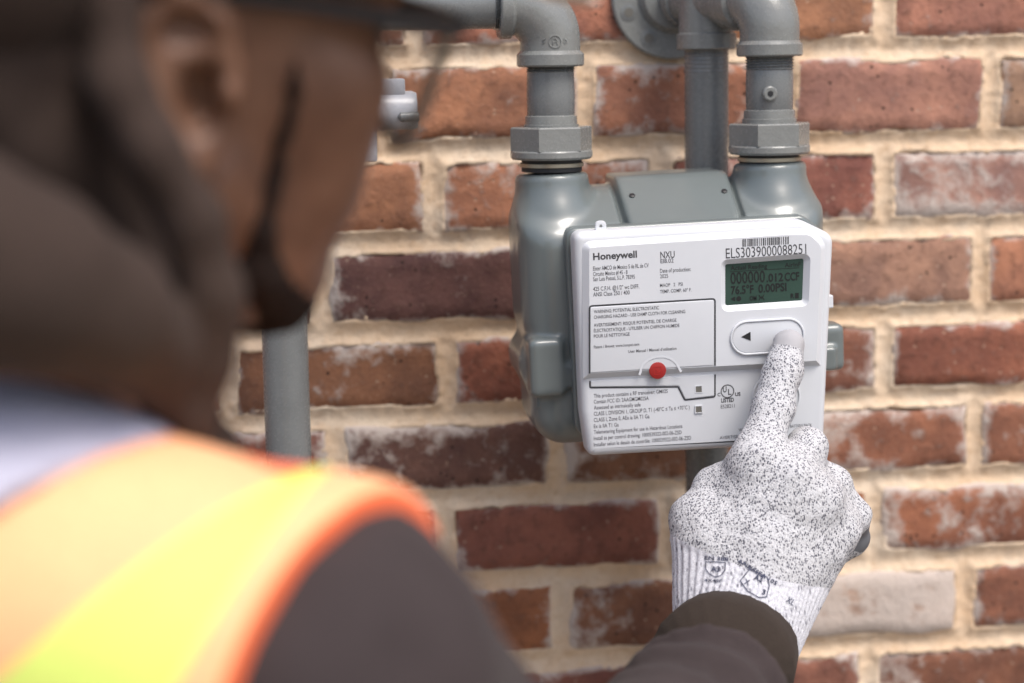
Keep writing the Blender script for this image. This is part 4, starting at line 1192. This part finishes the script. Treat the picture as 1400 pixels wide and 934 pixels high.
glove = mobj('glove', sub_mesh(GR['a'], ''), MAT['glove'], person, 180)
mobj('ribbed_cuff', sub_mesh(GR['cuff'], ''), MAT['gcuff'], glove, 180)
mobj('fingertip_coating', sub_mesh(GR['tip'], ''), MAT['coating'], glove, 180)
mobj('palm_coating', sub_mesh(GR['palm'], ''), MAT['coat_dark'], glove, 180)
bm.free()
# printed marks on the cuff, wrapped onto its surface
tree = BVHTree.FromPolygons([v.co for v in gm_.vertices], [p.vertices for p in gm_.polygons])
def wrap(pxs, faces, name, mat):
    V = []
    for px_, py_ in pxs:
        o_ = Q(px_, py_, .9); d_ = o_-CAM; d_ /= np.linalg.norm(d_)
        hit = tree.ray_cast(Vector(o_), Vector(d_))
        if hit[0] is None: return None
        V.append(np.array(hit[0])-d_*.0006)
    return mobj(name, mesh(V, faces), mat, glove, None)
INKB = m_flat('cuff_print_ink', (.05, .055, .10), .8)
def wtext(s, px, py, h, wd, slope, bold=.01):
    cu = bpy.data.curves.new('t', 'FONT'); cu.body = s; cu.size = 1; cu.resolution_u = 2; cu.offset = bold
    tmp = bpy.data.objects.new('tmp', cu); COL.objects.link(tmp)
    dg = bpy.context.evaluated_depsgraph_get(); m_ = bpy.data.meshes.new_from_object(tmp.evaluated_get(dg)); bpy.data.objects.remove(tmp)
    bm = bmesh.new(); bm.from_mesh(m_); bmesh.ops.triangulate(bm, faces=bm.faces[:])
    bmesh.ops.subdivide_edges(bm, edges=[e for e in bm.edges if e.calc_length() > .25], cuts=2)
    bm.verts.index_update()
    xs = [v.co.x for v in bm.verts]; x0, x1 = min(xs), max(xs)
    pp = []
    for v in bm.verts:
        a = (v.co.x-x0)/(x1-x0)*wd; b = v.co.y/.7*h
        pp.append((px+a*math.cos(slope)+b*math.sin(slope), py+a*math.sin(slope)-b*math.cos(slope)))
    fs = [[v.index for v in f.verts] for f in bm.faces]; bm.free()
    wrap(pp, fs, 'printed_mark', INKB)
def wline(pts, wd=1.1, closed=True):
    dense = []
    n = len(pts)
    for i in range(n if closed else n-1):
        a, b = np.array(pts[i], float), np.array(pts[(i+1) % n], float)
        k = max(2, int(np.linalg.norm(b-a)/2))
        dense += [a+(b-a)*t/k for t in range(k)]
    if not closed: dense.append(np.array(pts[-1], float))
    pp, fs = [], []; m_ = len(dense)
    for i in range(m_):
        a = dense[i-1] if (closed or i) else dense[i]; b = dense[(i+1) % m_] if (closed or i < m_-1) else dense[i]
        d_ = b-a; d_ = d_/max(np.linalg.norm(d_), 1e-6); nn = np.array([-d_[1], d_[0]])*wd/2
        pp += [tuple(dense[i]-nn), tuple(dense[i]+nn)]
    for i in range(m_ if closed else m_-1):
        j = (i+1) % m_; fs.append((2*i, 2*j, 2*j+1, 2*i+1))
    wrap(pp, fs, 'printed_mark', INKB)
wtext('EN 388', 963, 765, 5, 33, .06, .02)
wline([(965, 768), (992, 769), (991, 780), (985, 787), (978, 789), (970, 785), (965, 778)])
wtext('A3', 972, 781, 7, 12, .05, .02)
wtext('4X43F', 963, 795, 4, 24, .06)
wtext('ANSI/ISEA 105', 1008, 768, 5.5, 62, .55, .02)
wline([(1025, 778), (1049, 789), (1052, 800), (1048, 816), (1038, 817), (1022, 808), (1012, 794)], 1.3)
wtext('A3', 1030, 792, 8, 12, .35, .02); wtext('X', 1017, 798, 7, 7, .3, .02); wtext('3', 1041, 812, 7, 5, .3, .02)
wtext('XL', 1074, 822, 8, 12, .55, .01)

# ---- sleeve cuff
c0 = ip(1006, 878, -.290); c1 = Q(930, 1000, 1.12)
cdn = (c1-c0)/np.linalg.norm(c1-c0)
side_ = P(1090, 863, -.288)-P(922, 822, -.288); side_ -= cdn*(side_@cdn); side_ /= np.linalg.norm(side_)
pth, rr = [], []
for t, a, b in ((-.002, .0360, .0285), (-.0045, .0380, .031), (-.004, .0398, .034), (0, .0414, .0362), (.01, .0428, .038), (.03, .0445, .040), (.05, .046, .041), (.065, .030, .028)):
    pth.append(c0+cdn*t); rr.append((a, b))
T = cdn
V, Fq = [], []
yv = np.cross(T, side_)
NN = 96
for i, p_ in enumerate(pth):
    for k in range(NN):
        a = 2*math.pi*k/NN; ra, rb = rr[i]
        rb_ = 1+ (.006*math.cos(24*a) if i > 2 else 0)
        V.append(p_+side_*ra*rb_*math.cos(a)+yv*rb*rb_*math.sin(a))
for i in range(len(pth)-1):
    for k in range(NN): Fq.append((i*NN+k, i*NN+(k+1) % NN, (i+1)*NN+(k+1) % NN, (i+1)*NN+k))
mobj('sleeve_cuff', mesh(V, Fq), MAT['cuff'], hood_root, 180)

# ---- left glove, trousers, boots (below and behind what the camera sees)
fw2 = fr2
def f_g2(p):
    h0 = W2+np.array([0, 0, -.03]); d = s_cap(p, W2, h0+np.array([0, 0, -.06]), .030, .036)
    for i_, o_ in enumerate((-.03, -.01, .01, .03)):
        a = h0+np.array([0, 0, -.08])+fw2*o_; b = a+np.array([0, 0, -.05])+lat*.02; c = b+np.array([0, 0, -.03])+lat*.03
        d = smin(d, tube_chain(p, [(a, .013), (b, .0115), (c, .010)], .005), .006)
    d = smin(d, tube_chain(p, [(h0+fw2*.03, .016), (h0+fw2*.055+np.array([0, 0, -.05]), .013), (h0+fw2*.05+lat*.02+np.array([0, 0, -.08]), .011)], .006), .01)
    return d
mobj('glove', isosurface(f_g2, W2-.22, W2+.12, .004, 2), MAT['glove'], person, 180)
hipc = np.array([chest[0], chest[1], hipz])
LEG = [(hipc+lat*s_*.09-fr2*.02, hipc+lat*s_*.10+fr2*.015*s_) for s_ in (1, -1)]
def f_leg(p):
    d = None
    q = p-hipc.astype(np.float32); l = np.stack([q@lat.astype(np.float32), q@fr2.astype(np.float32), q[..., 2]], -1)
    d = s_ell(l, (0, 0, -.02), (.165, .12, .13))
    for a, b in LEG:
        k = np.array([b[0], b[1], .48]); an = np.array([b[0], b[1], .09])-fr2*.02
        d = smin(d, tube_chain(p, [(a, .09), (k+fr2*.02, .068), (an, .055)], .02), .03)
    return d
mobj('trousers', isosurface(f_leg, (hipc[0]-.3, hipc[1]-.3, .03), (hipc[0]+.3, hipc[1]+.3, hipz+.14), .009, 2), MAT['trousers'], person, 180)
for a, b in LEG:
    an = np.array([b[0], b[1], .09])-fr2*.02; to = an+fr2*.17; to[2] = .045
    def f_boot(p):
        d = s_cap(p, an+np.array([0, 0, .06]), np.array([an[0], an[1], .05]), .058, .052)
        d = smin(d, s_cap(p, np.array([an[0], an[1], .045]), to, .046, .044), .03)
        return np.maximum(d, .002-p[..., 2])
    mobj('boot', isosurface(f_boot, an-np.array([.3, .3, .1]), an+np.array([.3, .3, .16]), .007, 2), MAT['boots'], person, 180)

# ------------------------------------------------------------------ hard hat and safety glasses
hat = thing('hard_hat', 'cream hard hat with forward brim on the head of the worker', 'hard hat', H(0, -.01, .06))
def f_hat(p):
    q = (p-HC.astype(np.float32)) @ HM.astype(np.float32)
    z0 = .062
    e = s_ell(q, (0, -.008, .055), (.098, .122, .112))
    sh = smax(np.abs(e)-.0034, z0-q[..., 2], .002)
    q2 = q.copy(); q2[..., 2] += .155*np.maximum(q[..., 1]-.09, 0)
    br = s_ell(q2, (0, .03, z0+.002), (.112, .185, .006))
    br = smax(br, -(s_ell(q, (0, -.008, .055), (.094, .118, .108))), .002)
    br = smax(br, -.02-q[..., 1], .004)
    return smin(sh, br, .006)
mobj('shell', isosurface(f_hat, HC-np.array([.24, .24, .03]), HC+np.array([.24, .24, .22]), .0035, 2), MAT['hat'], hat, 180)
def f_band(p):
    q = (p-HC.astype(np.float32)) @ HM.astype(np.float32)
    e = np.abs(s_ell(q, (0, -.012, .052), (.087, .110, .12)))-.0025
    return smax(e, np.abs(q[..., 2]-.052)-.013, .003)
mobj('headband', isosurface(f_band, HC-np.array([.2, .2, .03]), HC+np.array([.2, .2, .12]), .003, 1), MAT['black'], hat, 180)
gl = thing('safety_glasses', 'clear safety glasses with dark brow frame on the face of the worker', 'glasses', H(0, .1, .02))
for sx in (-1, 1):
    pts = [H(sx*.080, -.020, .034), H(sx*.082, .03, .034), H(sx*.080, .075, .033), H(sx*.070, .105, .032)]
    mobj('temple', sweep(pts, [.0028, .0032, .0038, .0045], n=12), MAT['black'], gl, 60)
pts = [H(x, .122-(x/.074)**2*.02, .033) for x in np.linspace(-.074, .074, 13)]
mobj('brow_bar', sweep(pts, [.0042]*13, n=12), MAT['black'], gl, 60)
V, Fq = [], []
NX, NZ = 24, 8
for s_ in (0, 1):
    for i in range(NX+1):
        x = -.073+.146*i/NX
        for j in range(NZ+1):
            t = j/NZ; low = -.020+.018*math.exp(-(x/.014)**2)
            z = .032+(low-.032)*t
            V.append(H(x, .121-(x/.074)**2*.022-t*t*.008-s_*.0018, z))
o2 = (NX+1)*(NZ+1)
for i in range(NX):
    for j in range(NZ):
        a = i*(NZ+1)+j; Fq.append((a, a+1, a+NZ+2, a+NZ+1)); Fq.append((o2+a, o2+a+NZ+1, o2+a+NZ+2, o2+a+1))
mobj('lens', mesh(V, Fq), MAT['clear'], gl, 180)
for sx in (-1, 1):
    rimp = []
    for t in np.linspace(0, 1, 14):
        x = sx*(.073-.062*t); z = .030-.052*math.sin(min(1, t*1.5)*math.pi/2)+.02*max(0, t-.6)
        rimp.append(H(x, .1205-(x/.074)**2*.022-.006*math.sin(t*math.pi/2), z))
    mobj('lens_rim', sweep(rimp, [.0027]*14, n=10), MAT['rimgrey'], gl, 60)
